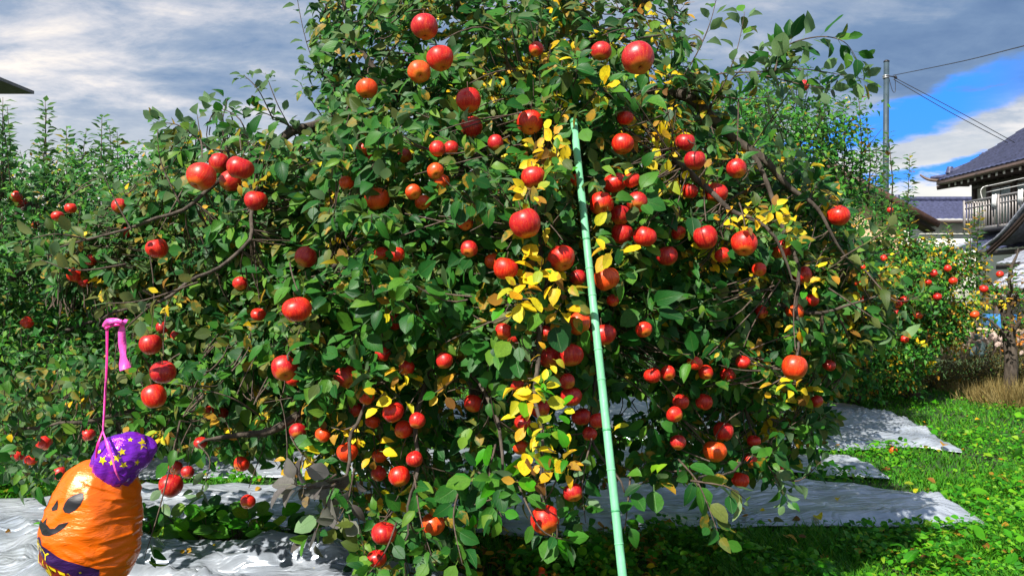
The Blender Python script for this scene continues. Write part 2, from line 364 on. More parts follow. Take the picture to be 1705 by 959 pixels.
def sheet(key, amp, z0):
    bk, fr = SHEETS[key]; bk = [G(*p) for p in bk]; fr = [G(*p) for p in fr]
    bk, _ = smooth_path(bk, [0]*len(bk), 22); fr, _ = smooth_path(fr, [0]*len(fr), 22)
    nR = 26; V = []
    for j in range(nR+1):
        t = j/nR
        for i_, (a, c) in enumerate(zip(bk, fr)):
            q = a.lerp(c, t); e = min(1, 6*min(t, 1-t)+.25)*min(1, .1+6*min(i_, len(bk)-1-i_)/len(bk))
            q = q+Vector((0, mn.noise(Vector((q.x*3, q.y, 2.0)))*.04, 0))
            f1 = 1-abs(mn.noise(Vector((q.x*1.1+q.y*.9, q.y*4.2, 1.7)))*2)
            f2 = 1-abs(mn.noise(Vector((q.x*3.3, q.y*9.1+q.x*1.5, 4.1)))*2)
            f3 = mn.noise(Vector((q.x*1.2, q.y*1.6, 8.8)))
            q.z = hgt(q.x, q.y)+z0+max(0, amp*(f1*f1*.55+f2*f2*.30+f3*.6+.3)*e)
            V.append(tuple(q))
    n = len(bk); Q = [(j*n+i, (j+1)*n+i, (j+1)*n+i+1, j*n+i+1) for j in range(nR) for i in range(n-1)]
    o = link('ground_sheet', mesh_np('ground_sheet', V, Q, None, [M_tarp], smooth=True)); tag(o, LAB[key], 'sheet', 'silver sheets spread under the apple trees')
    s = o.modifiers.new('thick', 'SOLIDIFY'); s.thickness = .003
    SPOLY[key] = [(p.x, p.y) for p in bk]+[(p.x, p.y) for p in reversed(fr)]
sheet('A', .075, .022); sheet('B', .13, .012); sheet('C', .05, .02); sheet('D', .08, .02)
# ------------------------------------------------------------------ apples
RAW = '''707 45 44|dark apple highest on the tree, left of the centre top, partly behind leaves
733 97 44|red apple right below the highest one, its left neighbour touching it
698 120 38|orange red apple lower left of the pair near the tree top
611 148 36|orange red apple among leaves at the upper left of the crown
780 167 42|upright red apple hanging above another one, left of the leading stem
785 212 38|darker apple tucked right under the upper one, half behind a leaf
882 204 42|apple beside a bright yellow leaf tuft, above the pole's left side
1062 97 52|big deep crimson apple at the upper right, larger than all around it
1001 86 34|pinkish apple left of the big crimson one, lower half behind a leaf
893 82 22|dull brownish apple near the leading stem at the tree top
1041 196 28|half hidden apple under a large green leaf, right of the pole top
1037 240 36|apple just below the leaf covered one, right of the pole top
1141 237 32|dark apple with a leaf on it, under the thick arching branch
1157 267 36|bright apple directly below the dark one under the arching branch
1226 281 34|single apple right of the arching branch end
1149 318 26|small apple left of a round red one on the bare right branch
1192 322 38|round red apple on the bare right branch with yellow leaves beside it
1024 305 38|topmost of the tight bunch just right of the pole
1002 340 42|largest of the bunch just right of the pole
1061 337 36|right hand apple of the bunch with a yellow spot on it
1033 358 34|dark apple in the middle of the bunch right of the pole
1036 389 36|apple at the bottom of the bunch, with a yellow leaf under it
1074 394 36|apple at the lower right of the bunch, half behind leaves
1174 395 40|evenly striped apple in the middle of the right side
1110 426 36|plain dark red apple lower left of the evenly striped one
1239 405 44|large streaky pale red apple at the right of the crown
1203 425 26|small apple between the striped and the streaky pale one
1301 416 32|apple right of the large streaky pale one
1396 359 36|lone apple against pale leaves at the far right of the crown
1010 464 42|round orange red apple touching the pole's right side, mid height
874 372 50|big lobed apple left of the pole above the yellow leaf clump
935 430 44|brownish apple behind the yellow leaf clump at mid height
842 447 40|apple left of the yellow leaf clump at mid height
335 294 46|largest apple of the group of four on the upper left branch
365 272 34|apple at the back of the group of four on the upper left branch
384 302 34|lowest apple of the upper left group of four
400 280 42|rightmost apple of the upper left group of four
426 334 38|apple just below right of the upper left group
509 428 36|crimson apple alone in the left middle of the crown
494 515 46|large round apple showing its calyx, left middle of the crown
474 613 44|big flat topped apple hanging on a straight twig, lower left
576 628 38|dusky pinkish red apple right of the flat topped one
271 620 42|upper one of two round apples right of the pink ribbon
256 660 40|lower one of two round apples above the pumpkin balloon
251 573 36|apple right of the pink ribbon tail, partly behind leaves
628 331 40|orange apple cut by a dark leaf on its left, upper left crown
577 305 26|small apple left of the orange one cut by a leaf
688 320 22|small upright apple right of the orange one cut by a leaf
704 337 26|orange apple below the small upright one
751 247 26|right apple of the small upper middle pair
728 248 24|left apple of the small upper middle pair
673 260 24|dark small apple under leaves, upper middle
825 238 26|small dusky apple beside a thick branch, upper middle
635 424 20|left one of two small apples in the left centre
661 424 22|right one of two small apples in the left centre
660 535 30|apple between leaves in the left centre, above the bare limb
655 686 36|bright apple next to yellow leaves in the lower centre left
788 672 32|single apple above the white gap left of the pole
610 662 24|dull orange apple left of the yellow leaves, lower centre left
672 715 30|apple below the bright one beside yellow leaves
578 752 36|leaf covered orange apple low in the left centre
631 788 26|left one of two low apples above the front sheet
665 793 36|right one of two low apples above the front sheet
640 888 40|dark apple hanging low near the bottom left centre
721 872 40|orange red apple under a hanging twig near the bottom
627 930 32|lowest apple, at the bottom edge left of the centre
908 865 50|big striped apple hanging lowest left of the pole, over the silver sheet
954 820 32|dark round apple left of the pole, above a dark leaf
914 596 36|apple half behind leaves left of the round one by the pole
951 591 40|round apple close to the pole's left, mid low
963 538 40|orange apple touching the pole's left edge, mid low
1004 557 42|round apple peeking out on the pole's right, mid low
944 635 28|dim apple right above the dark one left of the pole
951 660 36|dark red apple left of the pole, above the gap
900 680 34|apple behind the lower yellow leaves, left of the pole
968 694 32|leaf covered apple left of the pole over the gap
870 703 24|small apple at the left of the lower yellow leaves
866 745 24|small orange apple under the lower yellow leaves
995 700 26|apple mostly behind the pole, low
888 295 40|apple wrapped in yellow leaves, upper left of the pole
839 552 30|light red apple with leaves across, left centre of the pole side
853 562 24|small apple next to the light red leaf crossed one
1086 625 28|leftmost small apple in the shaded lower right
1134 669 26|upper one of the two touching apples in the shaded lower right
1123 690 28|lower one of the two touching apples in the shaded lower right
1172 669 28|apple right of the two touching ones in the shade
1212 624 26|small apple under pale leaves in the shaded right
1175 620 24|dim apple left of the one under pale leaves
1205 718 34|leaf crossed apple just above the double looking one, lower right
1190 751 38|heart shaped orange red apple, lower right of the crown
1129 736 26|small dark apple left of the heart shaped one
1233 799 28|lowest apple at the lower right, above the front sheet
1323 520 30|pale orange apple behind leaves at the right edge of the crown
1323 611 42|red and orange apple over yellow leaves at the right edge
1380 608 20|very dark apple at the right edge of the crown
1360 668 20|small bright apple low at the right edge of the crown
1336 458 30|streaked apple under yellow leaves, right side
1264 449 14|tiny apple left of the streaked one on the right side
1237 603 18|tiny dull apple in the shaded right side
1301 780 16|small dim apple low at the right, behind leaves
496 718 28|pinkish apple with a leaf in front, lower left
402 772 26|apple hanging low left above the silver sheet
284 808 38|pinkish round apple right of the balloon's hat
292 778 24|apple behind the pinkish round one beside the balloon
312 786 22|wrinkled apple above the pinkish round one
413 835 24|small apple hanging in front of the sheet, lower left
334 737 22|dull apple low left between thin twigs
73 737 26|double lobed apple left of the balloon
29 758 26|apple at the far lower left edge
52 766 20|apple between the two left of the balloon
100 788 24|dark apple right above the pumpkin's left shoulder
147 724 24|apple left of the balloon's hat, under pale leaves
45 537 22|small apple in the left foliage above the balloon
38 340 20|right one of the tiny pair at the left edge
27 328 20|left one of the tiny pair at the left edge
59 374 16|tiny apple below the left edge pair
96 360 14|tiny apple right of the left edge pair
261 414 34|apple in the left foliage with a twig across it
209 388 20|small apple upper left of the twig crossed one
126 458 28|apple on the left drooping branch, cut by leaves
140 470 18|smaller apple touching the one on the left drooping branch
199 343 24|small apple between leaves, upper left foliage
151 433 12|tiny round apple above the left drooping branch
430 524 14|tiny apple left of the large round calyx apple
294 560 20|dark small apple right of the ribbon, in shade
270 545 18|small shaded apple just right of the pink ribbon knot
695 700 20|small apple low beside the bright one near yellow leaves
487 632 22|apple mostly hidden behind the flat topped one
620 702 20|small orange apple under the dull orange one
820 435 26|orange apple cut by leaves, left of the yellow clump's apple
960 300 22|dim apple behind the pole's upper part
605 250 20|tiny red apple in the upper left crown
1435 499 18|leftmost apple of the far right tree
1433 543 12|tiny apple under the leftmost one of the far right tree
1506 499 20|pair apple in the far right tree, the brighter one
1495 506 18|pair apple in the far right tree, the darker left one
1491 522 14|small apple below the pair in the far right tree
1529 525 14|orange apple right of the pair in the far right tree
1506 565 18|lowest apple in the far right tree
1561 494 14|round apple high in the far right tree, left of the timber
1623 524 16|orange red apple in front of the water tub
1638 481 14|bright apple in front of the lowest tiled roof
1665 457 12|small apple in front of the bright lower roof
1482 350 10|tiny apple next to the pole top foliage at the right
1472 430 12|dim apple above the far right tree
1437 445 14|red apple at the left of the far right tree crown
1556 455 14|left one of the upper far right trio
1578 447 12|small one of the upper far right trio
1587 468 14|right one of the upper far right trio
1427 470 14|orange apple low in the join of the two right trees
1337 143 18|dark apple in shade among the dark leaves at the upper right
1545 470 12|tiny apple under the upper far right trio
1352 500 20|dull apple behind olive leaves at the right
1268 520 16|tiny apple deep in the shaded right side
677 612 16|tiny red apple in the centre left, above the bright one beside yellow leaves
637 589 18|small shaded apple left above the tiny centre left one
740 600 22|dull brownish apple left of the gap beneath the trunk
537 724 26|orange apple behind twigs between the pinkish and the leaf covered ones
632 759 24|small orange apple right of the low leaf covered one
690 764 22|small dim apple touching leaves above the low pair over the sheet
592 682 22|dark small apple under the dusky pinkish red one
617 265 14|tiny apple under the tiny red one in the upper left crown
725 285 22|orange apple below the small upper middle pair
735 302 16|tiny apple just under the orange one of the upper middle
781 415 16|tiny dark apple in the middle, left of the lobed one
775 370 14|tiny apple half way between the trunk gap and the lobed apple
1052 300 20|dim apple behind the bunch, between its top and right one
962 462 26|dark apple squeezed between the yellow clump and the pole
1130 388 22|small apple left of the evenly striped one
1072 549 24|shaded apple right of the one peeking beside the pole
1112 621 16|tiny apple right of the leftmost one in the shaded lower right
982 722 24|shaded apple under the leaf covered one by the pole
1157 604 14|tiny dim apple under pale blue green leaves, lower right
1255 734 20|dim apple right of the leaf crossed one, lower right
1250 766 18|dim small apple above the lowest one at the lower right
147 694 16|tiny apple above the balloon's hat, left of the strand
345 684 14|left one of a tiny shaded pair, lower left
370 688 16|right one of a tiny shaded pair, lower left
160 481 14|tiny apple right above the ribbon knot
118 347 14|tiny apple in the left foliage, right of the left edge group
400 472 16|tiny apple left of the large calyx apple, higher up
1020 500 20|small apple under the round one touching the pole
910 555 20|small apple between the yellow leaves and the round one left of the pole
860 640 18|small apple behind the lower yellow leaf tuft'''
AP = []
for ln in RAW.split('\n'):
    a, lab = ln.split('|'); u, v, d = map(float, a.split()); AP.append((u, v, d, lab))
def apple_mesh(seed, name='apple'):
    V = []; Q = []; T = []; ns, nr = 22, 13
    prof = []
    for j in range(nr+1):
        a = math.pi*j/nr; r = math.sin(a); z = math.cos(a)
        k = 1+.06*math.cos(a)
        dim = .42*math.exp(-(r/.30)**2) if j < nr/2 else .26*math.exp(-(r/.22)**2)
        prof.append((r*k, z*1.0-math.copysign(dim, z)))
    for j, (r, z) in enumerate(prof):
        for k in range(ns):
            th = 2*math.pi*k/ns; q = 1+.03*math.cos(5*th+seed)*(1-z)*.7+.04*mn.noise(Vector((math.cos(th)+seed*3, math.sin(th), z)))
            V.append((r*q*math.cos(th)*.0425, r*q*math.sin(th)*.0425, z*.0425*(1+.05*math.cos(th+seed))))
    for j in range(nr):
        for k in range(ns):
            Q.append((j*ns+k, (j+1)*ns+k, (j+1)*ns+(k+1) % ns, j*ns+(k+1) % ns))
    me = mesh_np(name, V, Q, None, [M_apple], smooth=True); return me
AM = [apple_mesh(s) for s in range(5)]
V, Q = tube_geo([(0, 0, .022), (.001, 0, .035), (.003, .001, .05), (.004, .002, .062)], [.0018, .0015, .0015, .0022], 5); STEM = mesh_np('stem', V, Q, None, [M_stem], smooth=True)
V = [(0, 0, -.031)]; T = []
for k in range(5):
    a = 2*math.pi*k/5; n = len(V)
    V += [(.003*math.cos(a-.5), .003*math.sin(a-.5), -.0325), (.003*math.cos(a+.5), .003*math.sin(a+.5), -.0325), (.008*math.cos(a), .008*math.sin(a), -.0375)]; T += [(0, n, n+1), (n, n+2, n+1)]
CALYX = mesh_np('calyx', V, None, T, [M_stem])
APOS = []
for i, (u, v, d, lab) in enumerate(AP):
    real = .084*random.uniform(.93, 1.05); D = real*F/d*1.02
    s = real/.085; farish = u > 1410 or (u < 70 and v < 400)
    if farish:
        if u > 1410: D = 9.1; s = min(.10, d*D/F)/.085
    elif 250 < u or v < 480:
        df = min(3.5, 2.30+1.2*((u-850)/650)**2+.55*((v-480)/520)**2); D = min(D, max(df+.05+.22*random.random(), 2.2)); s = d*D/F/.083; s = max(s, .62)
    if 200 < v < 959 and abs(u-955-(v-200)/759*82) < 42: D = max(D, 2.18+(959-v)/759*.52); s = d*D/F/.083
    p = P(u, v, D); APOS.append((u, v, d/2, D, p))
    o = link('apple', AM[i % 5], None, None, p); o.scale = (s*random.uniform(.95, 1.05), s*random.uniform(.95, 1.05), s*random.uniform(.86, 1.03))
    tilt = random.choice([.15, .3, .3, .6, .9]); az_ = random.uniform(0, 6.28)
    if tilt > .5: rot = Quaternion((1, 0, 0), -tilt*.9) @ Quaternion((0, 1, 0), random.uniform(-.6, .6))
    else: rot = Quaternion((math.cos(az_), math.sin(az_), 0), tilt)
    hue = random.uniform(.78, 1) if 'orange' in lab else random.uniform(0, .2) if ('dark' in lab or 'crimson' in lab or 'pink' in lab or 'dusky' in lab) else random.uniform(.2, .72); o.color = (hue, random.random(), 0, 1)
    o.rotation_mode = 'QUATERNION'; o.rotation_quaternion = rot @ Quaternion((0, 0, 1), random.uniform(0, 6))
    g = 'apples on the trees behind' if farish else 'apples hanging in the apple tree'
    tag(o, lab, 'apple', g); link('stem', STEM, None, o); link('calyx', CALYX, None, o)
AU = np.array([a[0] for a in APOS]); AV = np.array([a[1] for a in APOS]); AR = np.array([a[2] for a in APOS]); AD = np.array([a[3] for a in APOS])
# the pole, balloon and ribbon lines also stay clear of leaves hanging nearer than they do
def keep_mask(pos, dr, ln, kk=None):
    """a leaf must not hang in front of a fruit one can see"""
    ctr = pos+dr/np.linalg.norm(dr, axis=1, keepdims=True)*(ln*.5)[:, None]; u, v = topx(ctr); D = ctr[:, 1]; k = np.ones(len(u), bool); rr = rng.random(len(u))
    lp = ln*.30*F/np.maximum(D, .5)
    for i in range(len(AU)):
        d = np.hypot(u-AU[i], v-AV[i]); k &= ~((d < AR[i]*.92+lp*.45) & (D < AD[i]+.03) & (rr < .965))
        k &= ~((np.abs(D-AD[i]) < .05) & (d < AR[i]*.8))
    lx = 955+(v-200)/(959-200)*82
    if kk is not None:
        for a, c, n_, sz_, dd_ in YT:
            k &= ~((np.hypot(u-a, v-c) < 15+n_*2.2) & (D < dd_-.0) & ((kk == GREEN) | (kk == OLIVE)))
    k &= ~((v > 222) & (np.abs(u-lx) < 11+lp*.5) & (D < 3.0) & (rr < .996))
    k &= ~((v > 190) & (v < 222) & (np.abs(u-lx) < 12) & (D < 3.0) & (rr < .5))
    k &= ~((((u-155)/88)**2+((v-885)/125)**2 < 1.1) & (D < 2.9)); k &= ~((((u-208)/62)**2+((v-765)/45)**2 < 1.0) & (D < 2.9))
    k &= ~((np.abs(u-174) < 12+lp*.3) & (v > 535) & (v < 740) & (D < 2.75)); k &= ~((u > 180) & (u < 226) & (v > 525) & (v < 622) & (D < 2.75))
    return k
# ------------------------------------------------------------------ the apple tree
BASE = G(822, 866)
tree = empty('apple_tree', BASE, 'big spreading apple tree full of red apples filling the middle of the picture', 'tree')
SK = []      # skeleton points for hooking twigs on
def branch(name, pts, rad, sides=8, sub=5, wob=.03, mat=None):
    p = [P(*q) if not isinstance(q, Vector) else q for q in pts]; pp, rr_ = smooth_path(p, rad, sub, wob)
    V, Q = tube_geo([q-BASE for q in pp], rr_, sides); link(name, mesh_np(name, V, Q, None, [mat or M_bark], smooth=True), None, tree); SK.extend(pp)
branch('trunk', [BASE+Vector((0, 0, -.1)), P(818, 760, 4.6), P(800, 620, 4.5), P(800, 500, 4.4), P(840, 390, 4.3), P(872, 280, 4.1), P(900, 180, 3.9), P(916, 80, 3.7), P(920, -40, 3.7), P(905, -180, 3.7)],
       [.10, .085, .078, .072, .062, .052, .042, .03, .022, .012], 12)
BR = [
 ([(800, 500, 4.4), (720, 400, 4.1), (640, 300, 3.8), (560, 215, 3.6), (500, 222, 3.4), (450, 245, 3.3), (385, 290, 3.1), (300, 345, 3.0), (190, 395, 2.9), (90, 415, 2.9)], [.05, .042, .035, .028, .022, .016, .011, .007, .005, .003]),
 ([(872, 280, 4.1), (950, 220, 3.7), (1050, 165, 3.4), (1115, 152, 3.2), (1160, 172, 3.1), (1205, 210, 3.1), (1250, 252, 3.1), (1300, 300, 3.1), (1355, 350, 3.1), (1420, 440, 3.1)], [.05, .04, .033, .028, .024, .021, .018, .012, .008, .003]),
 ([(1050, 165, 3.4), (1100, 235, 3.0), (1130, 275, 2.8), (1165, 312, 2.8), (1210, 345, 2.75), (1270, 390, 2.7), (1330, 470, 2.7)], [.018, .015, .013, .011, .009, .007, .003]),
 ([(840, 390, 4.3), (960, 350, 3.9), (1060, 380, 3.6), (1115, 440, 3.4), (1130, 475, 3.3), (1165, 492, 3.3), (1260, 500, 3.2), (1360, 520, 3.1), (1470, 480, 3.0)], [.045, .035, .026, .018, .014, .012, .01, .007, .003]),
 ([(800, 540, 4.4), (700, 560, 4.0), (620, 600, 3.6), (560, 650, 3.3), (500, 690, 3.0), (420, 720, 2.9), (330, 740, 2.8)], [.05, .04, .032, .025, .018, .012, .004]),
 ([(640, 300, 3.8), (640, 400, 3.3), (680, 440, 3.0), (720, 480, 2.9), (735, 560, 2.8), (700, 680, 2.7), (690, 790, 2.6), (675, 900, 2.5)], [.02, .018, .016, .014, .011, .009, .006, .003]),
 ([(900, 180, 3.9), (895, 280, 3.0), (898, 380, 2.6), (900, 470, 2.5), (902, 570, 2.4), (900, 660, 2.3), (905, 760, 2.25), (908, 835, 2.2)], [.016, .014, .012, .010, .008, .006, .004, .003]),
 ([(805, 600, 4.5), (920, 560, 4.2), (1040, 560, 3.9), (1130, 600, 3.6), (1230, 660, 3.4), (1330, 720, 3.3)], [.04, .034, .026, .018, .011, .004]),
 ([(872, 280, 4.1), (800, 200, 3.6), (740, 220, 3.3), (660, 160, 3.2), (590, 60, 3.2), (550, -40, 3.2)], [.035, .028, .02, .015, .010, .005]),
 ([(900, 180, 3.9), (980, 80, 3.5), (1060, 20, 3.3), (1120, -60, 3.2)], [.025, .018, .012, .006]),
 ([(900, 180, 3.9), (830, 80, 3.5), (760, 0, 3.3), (720, -80, 3.2)], [.025, .018, .012, .006]),
 ([(450, 245, 3.3), (430, 330, 3.0), (400, 420, 2.8), (310, 470, 2.6), (230, 510, 2.52), (165, 543, 2.5)], [.009, .008, .007, .006, .005, .003]),
 ([(640, 400, 3.3), (560, 440, 2.9), (500, 560, 2.7), (480, 600, 2.6)], [.012, .009, .006, .003]),
 ([(1115, 440, 3.4), (1180, 560, 3.2), (1245, 690, 3.2), (1250, 770, 3.0), (1165, 805, 2.5), (1180, 850, 2.3)], [.013, .009, .006, .005, .004, .002]),
 ([(1250, 252, 3.1), (1320, 420, 3.0), (1330, 560, 2.9), (1325, 640, 2.8)], [.010, .008, .006, .003]),
 ([(1060, 380, 3.6), (1030, 470, 3.0), (1000, 600, 2.8), (985, 720, 2.7), (1040, 820, 2.6)], [.014, .011, .008, .006, .003]),
 ([(735, 560, 2.8), (800, 640, 2.6), (830, 740, 2.4), (825, 830, 2.3)], [.008, .007, .005, .003]),
 ([(680, 440, 3.0), (640, 560, 2.8), (600, 700, 2.6), (560, 800, 2.4), (510, 815, 2.35)], [.010, .008, .006, .005, .003]),
 ([(620, 600, 3.6), (470, 650, 3.6), (330, 670, 3.6), (190, 690, 3.6), (80, 705, 3.5), (-20, 720, 3.5)], [.02, .016, .013, .010, .007, .004]),
]
for pts, rad in BR: branch('branch', pts, rad)
SKN = np.array([tuple(p) for p in SK])
# leaves: gathered as arrays
LP, LD, LN_, LL, LW, LK = [], [], [], [], [], []
TW_V, TW_Q = [], []
CEN = np.array(P(850, 520, 4.3))
UPV = np.array((0, 0, 1.0)); SUNV = np.array(SUN); CAMD = np.array((0, -1.0, 0))
def put_leaf(p, d, n, l, w, k):
    LP.append(p); LD.append(d); LN_.append(n); LL.append(l); LW.append(w); LK.append(k)
def rnd3(s=1.0): return rng.normal(0, s, 3)
def rosette(c, axis, n, size, kinds, droop=.35):
    c = np.asarray(c, float); axis = axis/np.linalg.norm(axis); t = np.cross(axis, UPV+rnd3(.1)); t /= np.linalg.norm(t); s = np.cross(axis, t); a0 = rng.random()*6.28
    for i in range(n):
        a = a0+i*2.4+rng.normal(0, .3); rad = t*math.cos(a)+s*math.sin(a); out = rng.uniform(.1, .9)
        d = rad+axis*out+np.array((0, 0, -droop*rng.uniform(.2, 1.4)))+rnd3(.12)
        nn = UPV*.55+axis*.35+CAMD*.28+SUNV*.35+rnd3(.42)
        base = c-axis*rng.uniform(0, .07)+rad*.012
        put_leaf(base+d/np.linalg.norm(d)*size*.28, d, nn, size*rng.uniform(.62, 1.12), rng.uniform(.85, 1.2), rng.choice(kinds))
def twig(a, c, r0, r1, sag=.02, sides=3, seg=4, hang=False):
    a = np.asarray(a); c = np.asarray(c); ctl = (a+c)/2+rnd3(.02)+np.array((0, 0, sag)); pts = []
    for i in range(seg+1):
        t = i/seg; pts.append(Vector((1-t)**2*a+2*t*(1-t)*ctl+t*t*c)-BASE)
    chk = np.array([tuple(pts[i].lerp(pts[i+1], f)+BASE) for i in range(seg) for f in (0, .25, .5, .75)]); uu, vv = topx(chk)
    if (((vv > 215) & (np.abs(uu-955-(vv-200)/759*82) < 12) & (chk[:, 1] < 2.75)).any()): return
    hit = (np.hypot(uu[:, None]-AU, vv[:, None]-AV) < AR*.8) & (chk[:, 1][:, None] < AD-.035)
    if hit.any() and not hang: return
    tube_geo(pts, [r0+(r1-r0)*i/seg for i in range(seg+1)], sides, TW_V, TW_Q)
def shoot(pts, n, size, kinds, r0=.004, droop=.2, tip=True):
    p, _ = smooth_path([P(*q) for q in pts], [0]*len(pts), 6); m = len(p)
    tube_geo([q-BASE for q in p], [r0*(1-.8*i/m) for i in range(m)], 4, TW_V, TW_Q); SKN_add.extend(p)
    for i in range(n):
        f = (i+.5)/n*(m-1); k = int(f); q = p[k].lerp(p[min(k+1, m-1)], f-k); ax = np.array(p[min(k+1, m-1)]-p[max(k-1, 0)]); ax /= np.linalg.norm(ax)+1e-9
        t = np.cross(ax, CAMD+rnd3(.3)); t /= np.linalg.norm(t); s = np.cross(ax, t); a = i*2.4+rng.normal(0, .3)
        d = (t*math.cos(a)*1.2+s*math.sin(a)*.7)+ax*.9-UPV*droop*rng.uniform(0, 1.5); nn = UPV*.4+ax*.7+rnd3(.35)
        dn = d/np.linalg.norm(d); put_leaf(np.array(q)+dn*size*.25, d, nn, size*rng.uniform(.7, 1.1)*(1-.25*i/n), rng.uniform(.85, 1.1), rng.choice(kinds))
    if tip: rosette(p[-1], np.array(p[-1]-p[-2]), 5, size*.7, kinds, .1)
SKN_add = []
G_ = [GREEN]; GO = [GREEN]*9+[OLIVE]; DO = [GREEN]*3+[OLIVE]
SHOOTS = [
 ([(620, 200, 3.4), (585, 120, 3.3), (565, 40, 3.3), (560, -40, 3.3)], 24, .06, G_), ([(600, 240, 3.4), (570, 190, 3.3), (545, 130, 3.3), (500, 110, 3.3)], 18, .058, G_), ([(650, 150, 3.4), (630, 60, 3.3), (605, -20, 3.3)], 20, .06, G_),
 ([(560, 230, 3.4), (520, 170, 3.35), (500, 140, 3.3)], 14, .058, G_), ([(700, 120, 3.4), (680, 40, 3.3), (660, -50, 3.3)], 20, .06, G_), ([(1080, 120, 3.3), (1110, 40, 3.2), (1130, -40, 3.2)], 20, .06, DO), ([(1180, 180, 3.1), (1230, 120, 3.1), (1270, 90, 3.1)], 14, .06, DO),
 ([(590, 270, 3.5), (545, 160, 3.4), (510, 70, 3.3), (490, -30, 3.3)], 34, .070, G_), ([(600, 120, 3.3), (560, 60, 3.3), (530, -30, 3.3)], 22, .07, G_),
 ([(500, 240, 3.4), (465, 180, 3.3), (442, 122, 3.3)], 13, .065, G_), ([(520, 235, 3.4), (455, 195, 3.3), (408, 178, 3.2)], 12, .065, G_), ([(455, 200, 3.3), (430, 150, 3.2), (405, 125, 3.2)], 8, .06, G_),
 ([(390, 285, 3.1), (370, 220, 3.1), (378, 165, 3.1)], 13, .07, GO), ([(340, 310, 3.0), (335, 240, 3.0), (328, 190, 3.0)], 12, .07, G_), ([(350, 250, 3.0), (300, 210, 3.0), (255, 205, 3.0)], 12, .075, GO),
 ([(300, 340, 3.0), (268, 270, 3.0), (262, 215, 3.0)], 12, .07, G_), ([(420, 270, 3.2), (400, 200, 3.2), (350, 175, 3.2)], 12, .07, G_),
 ([(220, 385, 2.9), (190, 330, 2.9), (170, 285, 2.9)], 10, .06, GO), ([(150, 400, 2.9), (90, 390, 2.8), (30, 405, 2.8)], 12, .075, [OLIVE, OLIVE, GREEN]), ([(210, 440, 2.7), (130, 450, 2.6), (60, 430, 2.6)], 10, .07, [OLIVE, GREEN]),
 ([(1170, 200, 3.1), (1205, 140, 3.0), (1228, 80, 3.0), (1240, 20, 3.0)], 15, .08, DO), ([(1120, 155, 3.2), (1160, 90, 3.1), (1185, 30, 3.1), (1200, -40, 3.1)], 20, .075, DO),
 ([(1140, 150, 3.1), (1190, 125, 3.0), (1260, 120, 2.9), (1330, 115, 2.8), (1400, 125, 2.8), (1440, 133, 2.75)], 30, .085, G_), ([(1290, 120, 2.8), (1305, 80, 2.8), (1360, 62, 2.75), (1405, 70, 2.7), (1430, 105, 2.7)], 24, .085, G_),
 ([(1280, 118, 2.9), (1290, 90, 2.85), (1310, 70, 2.8)], 10, .08, G_), ([(1250, 250, 3.1), (1290, 190, 3.0), (1330, 130, 3.0)], 12, .07, G_), ([(1250, 120, 2.9), (1330, 140, 2.8), (1385, 150, 2.8)], 18, .08, G_),
 ([(1150, 150, 3.1), (1230, 165, 3.0), (1290, 160, 3.0)], 8, .07, DO),
 ([(1130, 765, 2.5), (1160, 800, 2.35), (1180, 845, 2.3), (1200, 900, 2.25)], 13, .075, DO), ([(1150, 800, 2.35), (1210, 810, 2.3), (1240, 830, 2.3)], 7, .075, DO), ([(1270, 765, 3.0), (1295, 800, 3.0), (1310, 838, 3.0)], 9, .07, G_),
 ([(1290, 790, 3.0), (1330, 800, 3.0), (1370, 765, 3.0)], 8, .065, G_), ([(1050, 790, 2.6), (1045, 840, 2.5), (1040, 885, 2.5)], 6, .075, G_), ([(985, 730, 2.5), (970, 800, 2.4), (975, 870, 2.3)], 10, .07, G_),
 ([(560, 790, 2.4), (520, 810, 2.35), (485, 805, 2.3)], 10, .085, [GREY]), ([(560, 800, 2.4), (540, 850, 2.35), (520, 900, 2.3)], 10, .08, [GREY, GREY, GREEN]), ([(590, 780, 2.4), (580, 830, 2.4), (560, 870, 2.3)], 9, .08, [GREY, OLIVE]),
 ([(690, 790, 2.6), (700, 860, 2.4), (720, 930, 2.3)], 14, .075, G_), ([(660, 870, 2.5), (640, 920, 2.4), (600, 970, 2.3)], 14, .08, G_), ([(825, 740, 2.4), (815, 800, 2.3), (835, 860, 2.2)], 14, .075, [GREEN, GREEN, WEED]),
 ([(860, 800, 2.3), (900, 880, 2.2), (950, 900, 2.2)], 9, .07, [GREEN, WEED]), ([(770, 800, 2.4), (755, 860, 2.3), (770, 940, 2.2)], 12, .075, G_), ([(300, 700, 2.9), (270, 830, 2.8), (240, 930, 2.7)], 13, .07, G_),
 ([(330, 740, 2.8), (350, 770, 2.7), (330, 830, 2.7)], 9, .06, GO), ([(1440, 450, 3.0), (1490, 500, 2.9), (1540, 490, 2.9)], 9, .07, [OLIVE, OLIVE, GREEN]), ([(1380, 480, 3.0), (1440, 520, 2.9), (1500, 560, 2.9)], 10, .07, [OLIVE, GREEN]),
 ([(1400, 430, 3.0), (1450, 400, 3.0), (1480, 380, 3.0)], 8, .06, [OLIVE, GREEN]), ([(330, 470, 2.6), (240, 500, 2.5), (170, 505, 2.5)], 10, .07, [OLIVE, OLIVE, GREEN]), ([(250, 510, 2.5), (200, 560, 2.5), (190, 620, 2.5)], 8, .065, [OLIVE, GREEN]),
 ([(430, 690, 2.9), (380, 660, 2.8), (300, 640, 2.8)], 10, .06, GO), ([(620, 660, 2.8), (540, 655, 2.7), (440, 670, 2.7)], 8, .06, GO),
]
for s in SHOOTS: shoot(*s)
